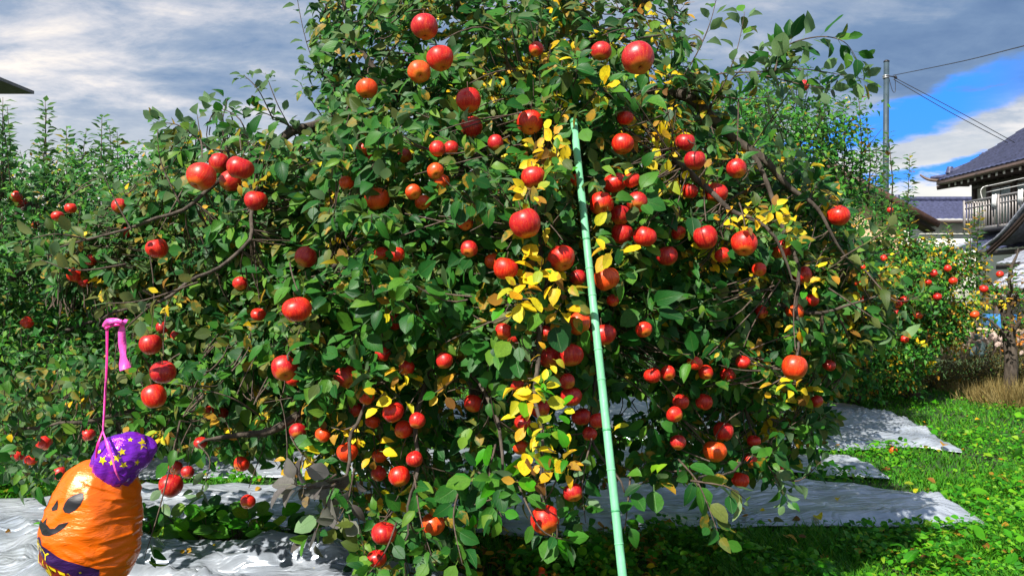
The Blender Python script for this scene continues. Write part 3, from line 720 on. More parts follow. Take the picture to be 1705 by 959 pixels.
MAIN = [(530, -90), (520, 40), (550, 130), (540, 215), (455, 235), (400, 215), (330, 225), (265, 235), (230, 300), (150, 370), (70, 420), (90, 470), (180, 500), (215, 560), (235, 640), (290, 700), (330, 740), (420, 770), (500, 800), (560, 880), (600, 960),
        (760, 960), (790, 850), (850, 800), (900, 860), (990, 850), (1040, 800), (1150, 790), (1290, 800), (1390, 740), (1395, 660), (1430, 590), (1490, 560), (1510, 490), (1460, 430), (1420, 380), (1370, 300), (1310, 240), (1240, 200), (1150, 110), (1130, -90)]
def shape_t(u, v): return ((u-850)/650)**2, ((v-480)/520)**2
NC = 0; target = 6600; cl = []
while NC < target:
    u = rng.uniform(60, 1520); v = rng.uniform(-90, 960)
    if not inpoly(np.array([u]), np.array([v]), MAIN)[0]: continue
    q = Vector((u/75, v/75, 3.3)); nz = mn.noise(q)+.5*mn.noise(q*2.3)
    dens = 1.0
    if v > 600: dens = .80
    if v > 660: dens = .50
    if v > 790: dens = .36
    if 740 < u < 1060 and v > 630: dens *= .6
    if u < 560 and v > 680: dens *= .8
    if u < 560 and v < 740: dens = 1.4
    if v < 60 : dens = .8
    if u > 1230 and v < 260: dens = .35
    if v < 240 and u < 740: dens *= .60+.4*max(0, min(1, (u-540)/160))
    if v < 200 and u > 1020: dens *= .5
    if v < 100: dens *= .75
    if u < 420 and v < 330: dens *= .55
    dens *= (1.0 if nz > -.15 else .45)
    if rng.random() > dens/1.4: continue
    a, c = shape_t(u, v); Df = min(3.5, 2.30+1.2*a+.55*c); Db = max(Df+.6, 5.3-1.2*a-1.0*c)
    Df += .38*max(-.2, mn.noise(Vector((u/95, v/80, 7.7)))+.25)
    D = Df+(Db-Df)*rng.random()**1.35
    cl.append((u, v, D)); NC += 1
LOWL = [(-30, 640), (120, 610), (330, 640), (420, 720), (330, 760), (200, 745), (150, 790), (60, 800), (-30, 790)]
for _ in range(900):
    u = rng.uniform(-30, 420); v = rng.uniform(610, 800)
    if inpoly(np.array([u]), np.array([v]), LOWL)[0] and rng.random() < .42: cl.append((u, v, rng.uniform(3.3, 4.4)))
SKN = np.array([tuple(p) for p in SK+SKN_add])
YRIGHT = [(1090, 235), (1250, 345), (1300, 360), (900, 230), (1060, 110), (1180, 300), (860, 110), (1340, 470), (720, 640), (1290, 640), (560, 740), (930, 130), (1430, 470)]
for (u, v, D) in cl:
    c = np.array(P(u, v, D)); out = c-CEN; out[2] *= .6; out /= np.linalg.norm(out)
    ax = out*.7+np.array((0, -.25, .35 if v < 450 else -.15))+rnd3(.45)
    ydist = min(math.hypot(u-a, v-b_) for a, b_ in YRIGHT); py = .012+.20*math.exp(-(ydist/75)**2)+(.05 if u > 850 and v < 500 else 0)
    ks = GO
    r = rng.random()
    if r < py: ks = [YEL, YEL, YEL, BROWN]
    elif r < py+.05: ks = [YEL, GREEN, GREEN, OLIVE, BROWN]
    elif r < py+.10 : ks = [OLIVE, OLIVE, GREEN]
    if u < 330 and 360 < v < 720 and rng.random() < .5: ks = [OLIVE, GREEN]
    small = ks[0] == YEL
    rosette(c, ax, int(rng.integers(7, 12)), (.047 if small else .060)*rng.uniform(.75, 1.25), ks, .35)
    dd = np.linalg.norm(SKN-c, axis=1); j = int(np.argmin(dd)); L0 = min(dd[j], .16); tgt = SKN[j]
    st = c+(tgt-c)/max(dd[j], 1e-6)*L0
    if dd[j] > .3: SKN_add.append(Vector(st))
    twig(st, c, .0034, .0018, -.02)
# yellow leaf tufts one can see, at the front of the crown
YT = [(903, 432, 8, .068, 2.35), (868, 436, 6, .06, 2.4), (925, 462, 5, .06, 2.35), (852, 500, 7, .06, 2.4), (880, 480, 6, .065, 2.35), (935, 505, 5, .062, 2.4), (905, 210, 6, .055, 2.55), (900, 250, 6, .05, 2.6), (875, 290, 5, .05, 2.5), (862, 100, 5, .05, 2.9), (808, 112, 5, .045, 2.9),
      (872, 640, 7, .062, 2.2), (905, 645, 7, .06, 2.2), (915, 665, 5, .055, 2.2), (865, 700, 5, .05, 2.25), (888, 745, 7, .060, 2.15), (922, 752, 6, .06, 2.15), (932, 778, 6, .055, 2.15), (880, 785, 4, .05, 2.15), (905, 720, 4, .04, 2.2),
      (1250, 345, 5, .045, 2.75), (1285, 340, 6, .048, 2.75), (1315, 358, 6, .048, 2.75), (1252, 362, 3, .055, 2.7), (1100, 238, 5, .045, 2.9), (1092, 215, 5, .045, 2.9), (1140, 300, 4, .04, 2.8), (1075, 112, 4, .04, 3.0), (1055, 215, 4, .04, 2.9),
      (1022, 405, 2, .07, 2.4), (985, 385, 2, .055, 2.4), (1015, 700, 4, .045, 2.5), (640, 655, 5, .055, 2.6), (660, 660, 3, .055, 2.6), (745, 652, 2, .055, 2.6), (478, 770, 3, .045, 2.7), (1296, 640, 3, .055, 2.8), (1320, 635, 3, .05, 2.8), (1330, 540, 4, .045, 2.8), (1180, 300, 4, .04, 2.85),
      (1210, 355, 4, .04, 2.8), (1385, 430, 4, .045, 2.9), (1360, 470, 4, .045, 2.9), (550, 330, 3, .04, 3.0), (270, 490, 4, .04, 2.6), (385, 302, 2, .04, 2.5), (690, 500, 3, .035, 2.8), (570, 400, 3, .035, 2.8), (1125, 165, 5, .045, 3.0), (905, 80, 4, .04, 3.2), (1000, 60, 4, .04, 3.1), (955, 460, 4, .045, 2.6), (915, 590, 3, .045, 2.3)]
for u, v, n, s, D in YT+[(935, 175, 4, .05, 2.7), (925, 270, 4, .05, 2.6), (880, 330, 3, .045, 2.6), (905, 380, 3, .045, 2.5), (820, 60, 3, .045, 3.0), (760, 150, 3, .04, 2.9), (950, 60, 4, .04, 3.1)]:
    D -= .08; s *= .86; n += 1
    c = np.array(P(u, v, D)); rosette(c, np.array((0, -.5, .35))+rnd3(.25), n+2, s, [YEL]*7+[WEED, BROWN], .5)
    dd = np.linalg.norm(SKN-c, axis=1); j = int(np.argmin(dd)); twig(c+(SKN[j]-c)/dd[j]*min(dd[j], .25), c, .003, .002)
# bright green tufts hanging low in front
for u, v, n, s, D in [(800, 790, 8, .07, 2.3), (850, 800, 7, .07, 2.25), (790, 840, 6, .07, 2.3), (930, 880, 5, .065, 2.2), (1080, 800, 6, .07, 2.5), (930, 310, 7, .075, 2.5), (905, 335, 5, .07, 2.5), (950, 120, 8, .085, 2.8), (915, 140, 6, .08, 2.8), (1060, 170, 7, .085, 2.7),
                      (1085, 520, 6, .08, 2.6), (1150, 590, 7, .07, 2.6), (870, 560, 6, .07, 2.3), (640, 370, 7, .08, 2.6), (560, 460, 7, .08, 2.5), (700, 520, 7, .08, 2.6), (730, 360, 6, .075, 2.6), (590, 560, 6, .07, 2.5), (620, 400, 6, .08, 2.55)]:
    c = np.array(P(u, v, D)); rosette(c, np.array((0, -.5, .2))+rnd3(.3), n+2, s, [GREEN]*3+([WEED] if v > 700 or u == 930 else []), .4)
    dd = np.linalg.norm(SKN-c, axis=1); j = int(np.argmin(dd)); twig(c+(SKN[j]-c)/dd[j]*min(dd[j], .3), c, .003, .002)
for (u, v, r, D, p) in APOS:      # each fruit hangs on a twig
    if u > 1410 or (u < 70 and v < 400): continue
    top = np.array(p)+np.array((.003, 0, .055)); dd = np.linalg.norm(SKN-(top+np.array((0, 0, .15))), axis=1); j = int(np.argmin(dd)); t = SKN[j]-top
    tg = top+t/np.linalg.norm(t)*min(np.linalg.norm(t), .30); tg[2] = max(tg[2], top[2]+.09); tg[1] = max(tg[1], top[1]+.01)
    twig(tg, top, .0032, .002, .01, hang=True)
LP = np.array(LP); LD = np.array(LD); LN_ = np.array(LN_); LL = np.array(LL); LW = np.array(LW); LK = np.array(LK)
k = keep_mask(LP, LD, LL, LK); LP, LD, LN_, LL, LW, LK = LP[k], LD[k], LN_[k], LL[k], LW[k], LK[k]
# the 300 that show largest: nearest, in frame, on the outside of the crown -> a leaf object each
u_, v_ = topx(LP); sc_ = LL/LP[:, 1]*(1+.35*(LK == YEL)); inside = (u_ > 5) & (u_ < 1700) & (v_ > 5) & (v_ < 955)
cell = {}; order = np.argsort(-np.where(inside, sc_, 0)); hero = []
for i in order:
    kx = (int(u_[i]//22), int(v_[i]//22))
    if cell.get(kx, 0) >= 1: continue
    cell[kx] = 1; hero.append(i)
    if len(hero) >= 300: break
hm = {}
def hero_mesh(t, kk):
    if (t, kk) not in hm:
        v, uvv, tt = HEROT[t]; hm[(t, kk)] = mesh_np('leaf', v, None, tt, [LM[kk]], None, uvv, True)
    return hm[(t, kk)]
Xx, Dr, Nn = frames(LD, LN_)
for i in hero:
    o = link('leaf', hero_mesh(int(rng.integers(0, 4)), int(LK[i])), None, tree); l = LL[i]
    m = Matrix.Identity(4)
    for r_ in range(3): m[r_][0] = Xx[i][r_]*l*LW[i]; m[r_][1] = Dr[i][r_]*l; m[r_][2] = Nn[i][r_]*l; m[r_][3] = LP[i][r_]-BASE[r_]
    o.matrix_basis = m
rest = np.ones(len(LP), bool); rest[hero] = False
tag(link('foliage', leaves_mesh('foliage', LP[rest], LD[rest], LN_[rest], LL[rest], LW[rest], LK[rest], MIDT, LM, BASE), None, tree), kind='stuff')
tag(link('twigs', mesh_np('twigs', TW_V, TW_Q, None, [M_twig], smooth=True), None, tree), kind='stuff')
print('main leaves', len(LP))
# ------------------------------------------------------------------ orchard trees behind
def far_tree(u, D, label, top=2.6, wid=1.5, dep=1.0, n=1100, shoots=(), kinds=(FAR,), bottom=.45, size=.062, crowd=1, ucl=None):
    n = int(n*1.9); b0 = Vector(((u-852.5)/F*D, D, 0)); t = empty('apple_tree', b0, label, 'tree', 'orchard trees behind')
    V, Q = [], []; tube_geo([(0, 0, -.05), (.03, 0, .5), (-.02, .03, 1.1), (.03, 0, top*.62), (0, 0, top*.9)], [.09, .075, .06, .04, .015], 8, V, Q)
    link('trunk', mesh_np('trunk', V, Q, None, [M_bark], smooth=True), None, t)
    lim = []
    for i in range(9):
        a = i*2.4+rng.random(); z = .7+.16*i*(top/2.6); r = wid*rng.uniform(.6, .9); e = (math.cos(a)*r, math.sin(a)*r*dep/wid, z+rng.uniform(-.2, .5)); s0 = (0, 0, z-.1)
        m = tuple((s0[q]+e[q])/2+(0.12 if q == 2 else 0) for q in range(3)); V, Q = [], []
        pp, rr_ = smooth_path([s0, m, e], [.028, .018, .006], 4, .04); tube_geo(pp, rr_, 6, V, Q); link('branch', mesh_np('branch', V, Q, None, [M_bark], smooth=True), None, t); lim += pp
    p_, d_, n_, l_, w_, k_ = [], [], [], [], [], []; TV, TQ = [], []
    def pl(p, d, nn, l, kk): p_.append(p); d_.append(d); n_.append(nn); l_.append(l); w_.append(rng.uniform(.9, 1.2)); k_.append(kk)
    for i in range(n):
        d = rng.normal(0, 1, 3); d /= np.linalg.norm(d); r = rng.random()**.38; cz = (top+bottom)/2; hz = (top-bottom)/2
        wob = 1+.25*mn.noise(Vector(d*2.2)+Vector((u, 0, 0)))
        c = np.array((d[0]*wid*r*wob*1.05, d[1]*dep*r*wob, cz+math.copysign(abs(d[2])**.6, d[2])*hz*r*wob))
        if c[2] < .15: continue
        ax = d*np.array((1, 1, .6))+np.array((0, -.2, .5))+rnd3(.4); ax /= np.linalg.norm(ax); tt = np.cross(ax, rnd3()); tt /= np.linalg.norm(tt); ss = np.cross(ax, tt)
        m = int(rng.integers(5, 10)); spr = rng.random() < .45; kk = rng.choice(kinds)
        for j in range(m):
            a = j*2.4+rng.random(); rad = tt*math.cos(a)+ss*math.sin(a)
            off = ax*(j*.030) if spr else ax*rng.uniform(-.03, .03)
            dd = rad+ax*rng.uniform(.2, .9)-UPV*.2+rnd3(.1); pl(c+off+rad*.015, dd, UPV*.6+CAMD*.25+SUNV*.4+rnd3(.4), size*rng.uniform(.65, 1.15), kk)
        if rng.random() < .25: tube_geo([c-ax*.15, c+ax*.12], [.004, .002], 3, TV, TQ)
    for (su, vt, vb) in shoots:
        a = np.array(P(su+rng.uniform(-6, 6), vb, D))-np.array(b0); e = np.array(P(su, vt, D))-np.array(b0); a[1] = rng.uniform(-.5, .1)*dep; e[1] = a[1]
        tube_geo([a, (a+e)/2+rnd3(.02), e], [.007, .005, .002], 4, TV, TQ); ht = np.linalg.norm(e-a); m = int(ht/.0135)
        for j in range(m):
            f = j/m; ax = (e-a)/ht; an = j*2.4; rad = np.array((math.cos(an), math.sin(an), 0)); sz = size*1.75*(1-.30*f)*rng.uniform(.8, 1.1)
            pl(a+(e-a)*f+rad*.01, rad+ax*.45+rnd3(.1), ax*.8-rad*.3+rnd3(.2), sz, rng.choice(kinds))
    o = np.array(b0)
    lp = np.array(p_); ld = np.array(d_); ll = np.array(l_); k = keep_mask(lp+o, ld, ll)
    tag(link('foliage', leaves_mesh('foliage', lp[k], ld[k], np.array(n_)[k], ll[k], np.array(w_)[k], np.array(k_)[k], FART, LM), None, t), kind='stuff')
    if TV: tag(link('twigs', mesh_np('twigs', TV, TQ, None, [M_twig], smooth=True), None, t), kind='stuff')
FY = [FAR]*40+[YEL]
far_tree(-30, 5.6, 'dense dark apple tree at the left edge reaching up to the house roof', 2.25, 1.35, 1.0, 1250, [(-4, 150, 330), (12, 165, 330), (22, 200, 340), (-12, 160, 330), (5, 190, 350)], [FAR, GREEN], .35, .058)
far_tree(200, 6.6, 'apple tree with a row of upright shoots at the left, behind the ribbon', 2.5, 1.8, 1.0, 2300, [(40, 188, 330), (65, 225, 340), (105, 208, 320), (122, 186, 330), (128, 200, 330), (160, 220, 330), (180, 208, 330), (205, 206, 330), (222, 230, 330), (150, 250, 340), (88, 240, 330)], FY, .25, .062)
far_tree(470, 6.9, 'pale green apple tree behind the left half of the big tree', 2.4, 1.7, 1.0, 1600, [(268, 195, 330), (300, 230, 330), (250, 240, 330), (335, 225, 330), (420, 240, 330), (530, 250, 330), (580, 240, 330)], FY, .3, .06)
far_tree(790, 7.6, 'apple tree hidden behind the trunk of the big tree', 3.0, 1.7, 1.0, 1100, [], FY, .75, .062)
far_tree(1110, 7.4, 'leafy apple tree behind the right half, below the arching branch', 3.35, 1.7, 1.0, 1300, [(1100, 40, 200), (1060, 30, 200)], FY, .75, .062)
far_tree(1285, 6.9, 'tall bushy apple tree with upright shoots left of the utility pole', 3.2, .72, .9, 1250, [(1285, 170, 300), (1315, 110, 300), (1345, 130, 300), (1365, 180, 300), (1385, 175, 330), (1410, 160, 330), (1395, 200, 340), (1420, 215, 350), (1340, 160, 300), (1250, 140, 300), (1270, 120, 280), (1440, 235, 380)], [FAR]*40+[YEL, BROWN], .3, .058)
far_tree(1425, 9.6, 'low leafy apple tree beneath the utility pole', 1.95, .92, .9, 1250, [(1452, 240, 400), (1462, 255, 400), (1497, 262, 400), (1508, 320, 420), (1480, 340, 420), (1430, 300, 400)], [FAR]*20+[YEL, OLIVE, BROWN], .05, .07)
far_tree(1520, 9.9, 'apple tree in autumn leaf in front of the tiled house', 2.0, .72, .6, 950, [(1562, 375, 450), (1600, 372, 450), (1613, 350, 440), (1545, 400, 470), (1520, 400, 470), (1580, 400, 470)], [FAR]*6+[YEL, OLIVE, BROWN], .6, .068)
far_tree(1680, 9.6, 'thin apple tree at the right edge in front of the shed', 1.45, .55, .5, 75, [(1690, 440, 500), (1640, 425, 500)], [FAR, FAR, YEL, OLIVE, BROWN], .82, .06)
far_tree(60, 10.5, 'farther orchard tree showing above the left row', 2.5, 2.2, 1.2, 900, [], FY, .3, .075)
far_tree(560, 10.8, 'farther orchard tree in the gap left of the trunk', 2.7, 2.3, 1.2, 900, [], FY, .3, .075)
far_tree(980, 11.2, 'farther orchard tree seen under the crown right of the trunk', 3.0, 2.4, 1.2, 900, [], FY, .3, .075)
far_tree(1300, 11.5, 'farther orchard tree behind the far sheet', 2.9, 2.0, 1.2, 800, [], FY, .3, .075)
# ------------------------------------------------------------------ green prop pole
M_pole = simple('mint_plastic', (.16, .47, .26), .5, 0, .22, 9, .25, 60, .4, (1, 1, .3)); M_ring = simple('ring_dark_green', (.05, .28, .12), .5)
pt = P(950, 168, 3.35)
def pole_z0():
    a = P(1037, 959, 2.10); d = (a-P(956, 200, 2.62)); return a+d*((a.z)/(-d.z))
pb = pole_z0(); pr = empty('support_pole', pb, 'long mint green ringed pole propping the apple tree, leaning left', 'pole')
top = P(955.6, 206, 2.612)-pb
bm = bmesh.new(); nseg = 40; V, Q = [], []; pts = []; rad = []
for i in range(nseg+1): pts.append(top*(i/nseg)); rad.append(.0168-.0005*(i % 2)*.5)
tube_geo([Vector((0, 0, 0)), top*.25, top*.5, top*.75, top], [.0122, .0120, .0118, .0116, .0114], 20, V, Q)
link('shaft', mesh_np('shaft', V, Q, None, [M_pole], smooth=True), None, pr)
dr = top.normalized()
for v in (272, 350, 399, 447, 492, 582, 632, 716, 782, 851, 905):
    u = 955+(v-200)/(959-200)*82
    # point on the axis at this height in the view
    best = min((abs((479.5-((pb+top*t).z-CH)/(pb+top*t).y*F)-v), t) for t in [k/2000 for k in range(2001)])[1]; c = top*best
    V, Q = [], []; tube_geo([c-dr*.0030, c-dr*.0015, c+dr*.0015, c+dr*.0030], [.0118, .0129, .0129, .0118], 20, V, Q)
    link('ring', mesh_np('ring', V, Q, None, [M_ring if v in (399, 716, 851) else M_pole], smooth=True), None, pr)
V, Q = [], []; tube_geo([top, top+dr*.012, top+dr*.018], [.0128, .0125, .008], 16, V, Q); link('end_cap', mesh_np('end_cap', V, Q, None, [M_ring], smooth=True), None, pr)
# ------------------------------------------------------------------ pumpkin balloon
def foil(name, col, rough=.22, metal=.45):
    m, nb, o = newmat(name); t = nb.n('ShaderNodeTexCoord').outputs['Object']
    p = nb.n('ShaderNodeBsdfPrincipled'); nb.put(p.inputs['Base Color'], nb.mix(nb.mr(nb.noise(t, 9, 3), .3, .7), col, tuple(x*.85 for x in col)))
    p.inputs['Metallic'].default_value = metal; p.inputs['Roughness'].default_value = rough; p.inputs['Coat Weight'].default_value = .3; p.inputs['Coat Roughness'].default_value = .15
    a = nb.noise(nb.mapv(t, scale=(1, 1, 3)), 14, 5, .6, 1.0); bu = nb.n('ShaderNodeBump'); bu.inputs['Strength'].default_value = .5; bu.inputs['Distance'].default_value = .012
    nb.put(bu.inputs['Height'], nb.m('ABSOLUTE', nb.m('SUBTRACT', a, .5))); nb.put(p.inputs['Normal'], bu.outputs[0]); nb.put(o.inputs[0], p.outputs[0]); return m
M_or = foil('foil_orange', (.98, .155, .0), .30, .15); M_pu = foil('foil_purple', (.25, .02, .62), .2, .5); M_ye = foil('foil_yellow', (.9, .68, .01), .3, .2)
M_fg = simple('print_dark_grey', (.012, .012, .016), .35); M_band = foil('print_dark_purple', (.035, .005, .09), .35, .2); M_mar = foil('print_maroon', (.20, .012, .01), .35, .2)
M_pink = simple('pink_ribbon', (.95, .10, .50), .35, 0, .12, 30, .3, 80, .6); M_pink2 = simple('pink_ribbon_dark', (.75, .02, .28), .35)
DB = 2.5; bc = P(155, 990, DB); bal = empty('pumpkin_balloon', bc, 'orange foil pumpkin balloon with smiling face and purple star hat, hanging lower left', 'balloon')
PR = [(762, 4, 168), (766, 22, 164), (775, 40, 162), (790, 54, 164), (810, 64, 163), (840, 72, 157), (880, 79, 154), (920, 77, 153), (945, 68, 155), (965, 52, 157), (980, 32, 158), (990, 3, 158)]
def prof(v):
    for (a, ha, ca), (c, hc, cc_) in zip(PR, PR[1:]):
        if v <= c:
            t = (v-a)/(c-a); return ha+(hc-ha)*t, ca+(cc_-ca)*t
    return PR[-1][1], PR[-1][2]
PV = np.array([p[0] for p in PR], float)
def prof2(v):
    # smoothed profile
    s = [prof(min(989.9, max(762.01, v+d))) for d in (-7, -3.5, 0, 3.5, 7)]
    if v < 770 or v > 983: return prof(v)
    return sum(a for a, _ in s)/5, sum(c for _, c in s)/5
CR = [(826, 38, 45, 1.0, 16), (846, 52, 40, -.8, -10), (857, 45, 42, 1.1, 8), (884, 40, 50, 1.2, -4), (912, 62, 45, .9, 6), (916, 20, 35, 1.0, -8), (932, 30, 35, .8, 10), (944, 58, 30, .9, -9), (800, 0, 40, .8, 25), (870, 75, 30, .8, 4), (898, 78, 30, .9, 8), (905, -20, 20, .8, 60), (905, -5, 16, .8, 70)]
def surf(th, v, off=0.0):
    """th in degrees, 0 faces the camera, negative is left; v is height along the balloon"""
    h, c = prof2(v); k = DB/F; cx = (c-852.5)*k; z = CH+(479.5-v)*k; a = R(th)
    r = h*k
    lob = 1+.018*math.cos(3*a+.6)+.03*mn.noise(Vector((math.sin(a)*1.5, math.cos(a)*1.5, v/45)))
    dz = 0
    for (cv_, ct, wd_, am, sl_) in CR:
        dth = ((th-ct+180) % 360)-180
        if abs(dth) < wd_:
            w_ = (1-(dth/wd_)**2)**2; e = v-(cv_+sl_*dth/60.0); dz += 2.0*am*w_*(math.exp(-(e/2.6)**2)-.75*math.exp(-((e-5)/4.5)**2))
    # gathered pleats near the top
    if v < 830: dz += 1.2*math.sin(th*.16+v*.02)*max(0, (830-v)/70)*abs(mn.noise(Vector((th/25, v/60, 2))))*3
    fc = abs(mn.noise(Vector((math.sin(a)*1.3+5, math.cos(a)*1.3, v/44))))+.45*abs(mn.noise(Vector((math.sin(a)*2.2+1, math.cos(a)*2.2, v/21))))
    r = r*lob*(1.02-.10*fc)+dz*k*1.2
    s_, c_ = (r+off)*math.sin(a), (r*.86+off)*math.cos(a)
    return Vector((cx+s_*.883+c_*.469, DB+s_*.469-c_*.883, z))
nth, nv_ = 150, 120; V = []
for j in range(nv_+1):
    v = 762+(990-762)*j/nv_
    for i in range(nth): V.append(tuple(surf(i*360/nth-180, v)-bc))
Q = [(j*nth+i, (j+1)*nth+i, (j+1)*nth+(i+1) % nth, j*nth+(i+1) % nth) for j in range(nv_) for i in range(nth)]
body = link('body', mesh_np('body', V, Q, None, [M_or], smooth=True), None, bal)
def patch(name, poly, mat, parent, off=.0012, cut=3.0):
    """flat print: polygon in (theta, v) laid on the foil"""
    bm = bmesh.new(); vs = [bm.verts.new((a, c, 0)) for a, c in poly]; f = bm.faces.new(vs); bmesh.ops.triangulate(bm, faces=[f])
    for _ in range(3):
        es = [e for e in bm.edges if (e.verts[0].co-e.verts[1].co).length > cut]
        if not es: break
        bmesh.ops.subdivide_edges(bm, edges=es, cuts=1); bmesh.ops.triangulate(bm, faces=bm.faces[:])
    for q in bm.verts: q.co = surf(q.co.x, q.co.y-10-9*max(0, math.cos(R(q.co.x))), off)-bc
    bmesh.ops.recalc_face_normals(bm, faces=bm.faces[:]); me = bpy.data.meshes.new(name); bm.to_mesh(me); bm.free(); me.materials.append(mat)
    return link(name, me, None, parent)
def oval(ct, cv_, rt, rv, rot=0, n=18):
    return [(ct+rt*math.cos(a)*math.cos(rot)-rv*math.sin(a)*math.sin(rot)*rt/rv, cv_+rv*math.sin(a)*math.cos(rot)+rt*math.cos(a)*math.sin(rot)*rv/rt) for a in [2*math.pi*i/n for i in range(n)]]
# eyes are fat crescents with an orange glint bite, nose a wedge, mouth a toothed smile
eye = [(-41, 838), (-39, 831), (-34, 827), (-33, 832), (-30, 835), (-27, 831), (-25, 824), (-20, 825), (-17, 832), (-19, 842), (-24, 850), (-31, 854), (-37, 852), (-41, 846)]
patch('eye', eye, M_fg, bal); patch('eye', [(-130-(t+0), v) for t, v in eye][::-1], M_fg, bal)
patch('nose', [(-60, 832), (-52, 848), (-63, 850), (-68, 846)], M_fg, bal)
patch('mouth', [(-95, 868), (-86, 864), (-76, 868), (-69, 860), (-66, 868), (-60, 871), (-54, 876), (-47, 876), (-42, 870), (-33, 868), (-29, 867), (-34, 876), (-42, 883), (-52, 887), (-64, 887), (-76, 883), (-87, 877)], M_fg, bal)
def bandv(th): return 886+.66*(th+88) if th > -88 else 893+.35*(-88-th)
bp = [(t, bandv(t)) for t in range(-160, 12, 6)]; lo = [(t, min(986, bandv(t)+23)) for t in range(6, -161, -6)]
bandp = patch('band', bp+lo, M_band, bal, .0010)
lo2 = [(t, min(986, bandv(t)+22)) for t in range(-160, 0, 6)]; bt = [(t, 987) for t in range(-6, -161, -6)]
patch('striped_skirt', lo2+bt, M_mar, bal, .0008)
def text_on(txt, name, th0, th1, hv, base, mat, parent, off=.002):
    cu = bpy.data.curves.new(name, 'FONT'); cu.body = txt; cu.resolution_u = 2; to = bpy.data.objects.new(name+'_src', cu); COL.objects.link(to)
    dg = bpy.context.evaluated_depsgraph_get(); dg.update(); me = bpy.data.meshes.new_from_object(to.evaluated_get(dg)); bpy.data.objects.remove(to)
    xs_ = [v.co.x for v in me.vertices]; ys_ = [v.co.y for v in me.vertices]; x0, x1, y0, y1 = min(xs_), max(xs_), min(ys_), max(ys_)
    bm = bmesh.new(); bm.from_mesh(me); bmesh.ops.triangulate(bm, faces=bm.faces[:])
    for q in bm.verts:
        th = th0+(q.co.x-x0)/(x1-x0)*(th1-th0); q.co = surf(th, base(th)-(q.co.y-y0)/(y1-y0)*hv-10-9*max(0, math.cos(R(th))), off)-bc
    bm.to_mesh(me); bm.free(); me.materials.clear(); me.materials.append(mat); me.name = name; return link(name, me, None, parent)
text_on('HAPPY', 'lettering', -122, -52, 15, lambda t: bandv(t)+21, M_ye, bal)
text_on('HALLOWEEN', 'lettering', -160, -12, 38, lambda t: min(985, bandv(t)+63), M_ye, bal)
# hat: a puffed purple bag bent over to the right
hp = [(178, 806, 2.50, 20, 14), (183, 796, 2.49, 30, 20), (188, 782, 2.48, 37, 28), (196, 768, 2.48, 40, 33), (208, 758, 2.48, 39, 33), (222, 752, 2.49, 35, 31), (236, 748, 2.50, 29, 27), (248, 745, 2.51, 21, 20), (257, 743, 2.51, 11, 11), (262, 742, 2.51, 2, 2)]
V, Q = [], []; hs = 56; axp = [P(a, c, d) for a, c, d, _, _ in hp]; hr = [r_ for *_, r_, _ in hp]; ap, ar = smooth_path(axp, hr, 6); nn_ = len(ap)
for i, p in enumerate(ap):
    d = (ap[min(i+1, nn_-1)]-ap[max(i-1, 0)]).normalized(); x = Vector((0, -1, 0)); y = d.cross(x).normalized(); x = y.cross(d).normalized()
    for k_ in range(hs):
        a = 2*math.pi*k_/hs; ple = 1.04+.07*mn.noise(Vector((math.cos(a)*2.5, math.sin(a)*2.5, i*.12)))-.22*abs(mn.noise(Vector((math.cos(a)*3.5+4, math.sin(a)*3.5, i*.16))))+.035*abs(math.sin(a*6+i*.15))*(1-i/nn_)
        V.append(tuple(p+(x*math.cos(a)*.8+y*math.sin(a))*ar[i]*DB/F*ple-bc))
for i in range(nn_-1):
    for k_ in range(hs): Q.append((i*hs+k_, i*hs+(k_+1) % hs, (i+1)*hs+(k_+1) % hs, (i+1)*hs+k_))
hatme = mesh_np('hat', V, Q, None, [M_pu], smooth=True); hat = link('hat', hatme, None, bal)
bv = BVHTree.FromPolygons([Vector(v)+bc for v in V], Q)
camp = Vector((0, 0, CH))
for (u, v, r_) in [(238, 738, 9), (217, 732, 4.5), (203, 752, 6.5), (171, 766, 8), (206, 774, 6.5), (186, 770, 5.5), (195, 762, 7), (166, 752, 4.5), (228, 770, 5.5)]:
    hit, nrm, _, _ = bv.ray_cast(camp, (P(u, v, DB)-camp).normalized())
    if hit is None: continue
    nrm = nrm if nrm.y < 0 else -nrm; tx = nrm.cross(Vector((0, 0, 1))).normalized(); ty = tx.cross(nrm); a0 = random.random(); vs = []
    for i in range(10):
        a = a0+i*math.pi/5; rr_ = r_*(1 if i % 2 == 0 else .45)*DB/F; q = hit+(tx*math.cos(a)+ty*math.sin(a))*rr_; h2, _, _, _ = bv.ray_cast(q+nrm*.03, -nrm); vs.append((h2 if h2 else q)+nrm*.0015-bc)
    vs.append(hit+nrm*.002-bc)
    link('star', mesh_np('star', [tuple(q) for q in vs], None, [(i, (i+1) % 10, 10) for i in range(10)], [M_ye]), None, hat)
# ribbon that ties it to the branch
rb = empty('pink_ribbon', P(190, 538, 2.46), 'bright pink ribbon knotted round the left branch with a short hanging tail', 'ribbon'); ro_ = rb.location
def strip(name, pts, wd_, mat, parent, org, th=.0009):
    p, wds = smooth_path([P(*q) for q in pts], wd_, 6); V, Q = [], []
    for i, q in enumerate(p):
        d = (p[min(i+1, len(p)-1)]-p[max(i-1, 0)]).normalized(); s = d.cross(Vector((0, -1, 0))).normalized(); s = (s+Vector((0, .5*math.sin(i*.5), 0))).normalized(); n_v = d.cross(s)
        for sg in (-1, 1):
            for sh in (-1, 1): V.append(tuple(q+s*sg*wds[i]/2+n_v*sh*th-org))
    for i in range(len(p)-1):
        a = i*4; c = a+4; Q += [(a, c, c+2, a+2), (a+1, a+3, c+3, c+1), (a, a+1, c+1, c), (a+2, c+2, c+3, a+3)]
    Q += [(0, 2, 3, 1), (len(V)-4, len(V)-3, len(V)-1, len(V)-2)]
    return link(name, mesh_np(name, V, Q, None, [mat], smooth=True), None, parent)
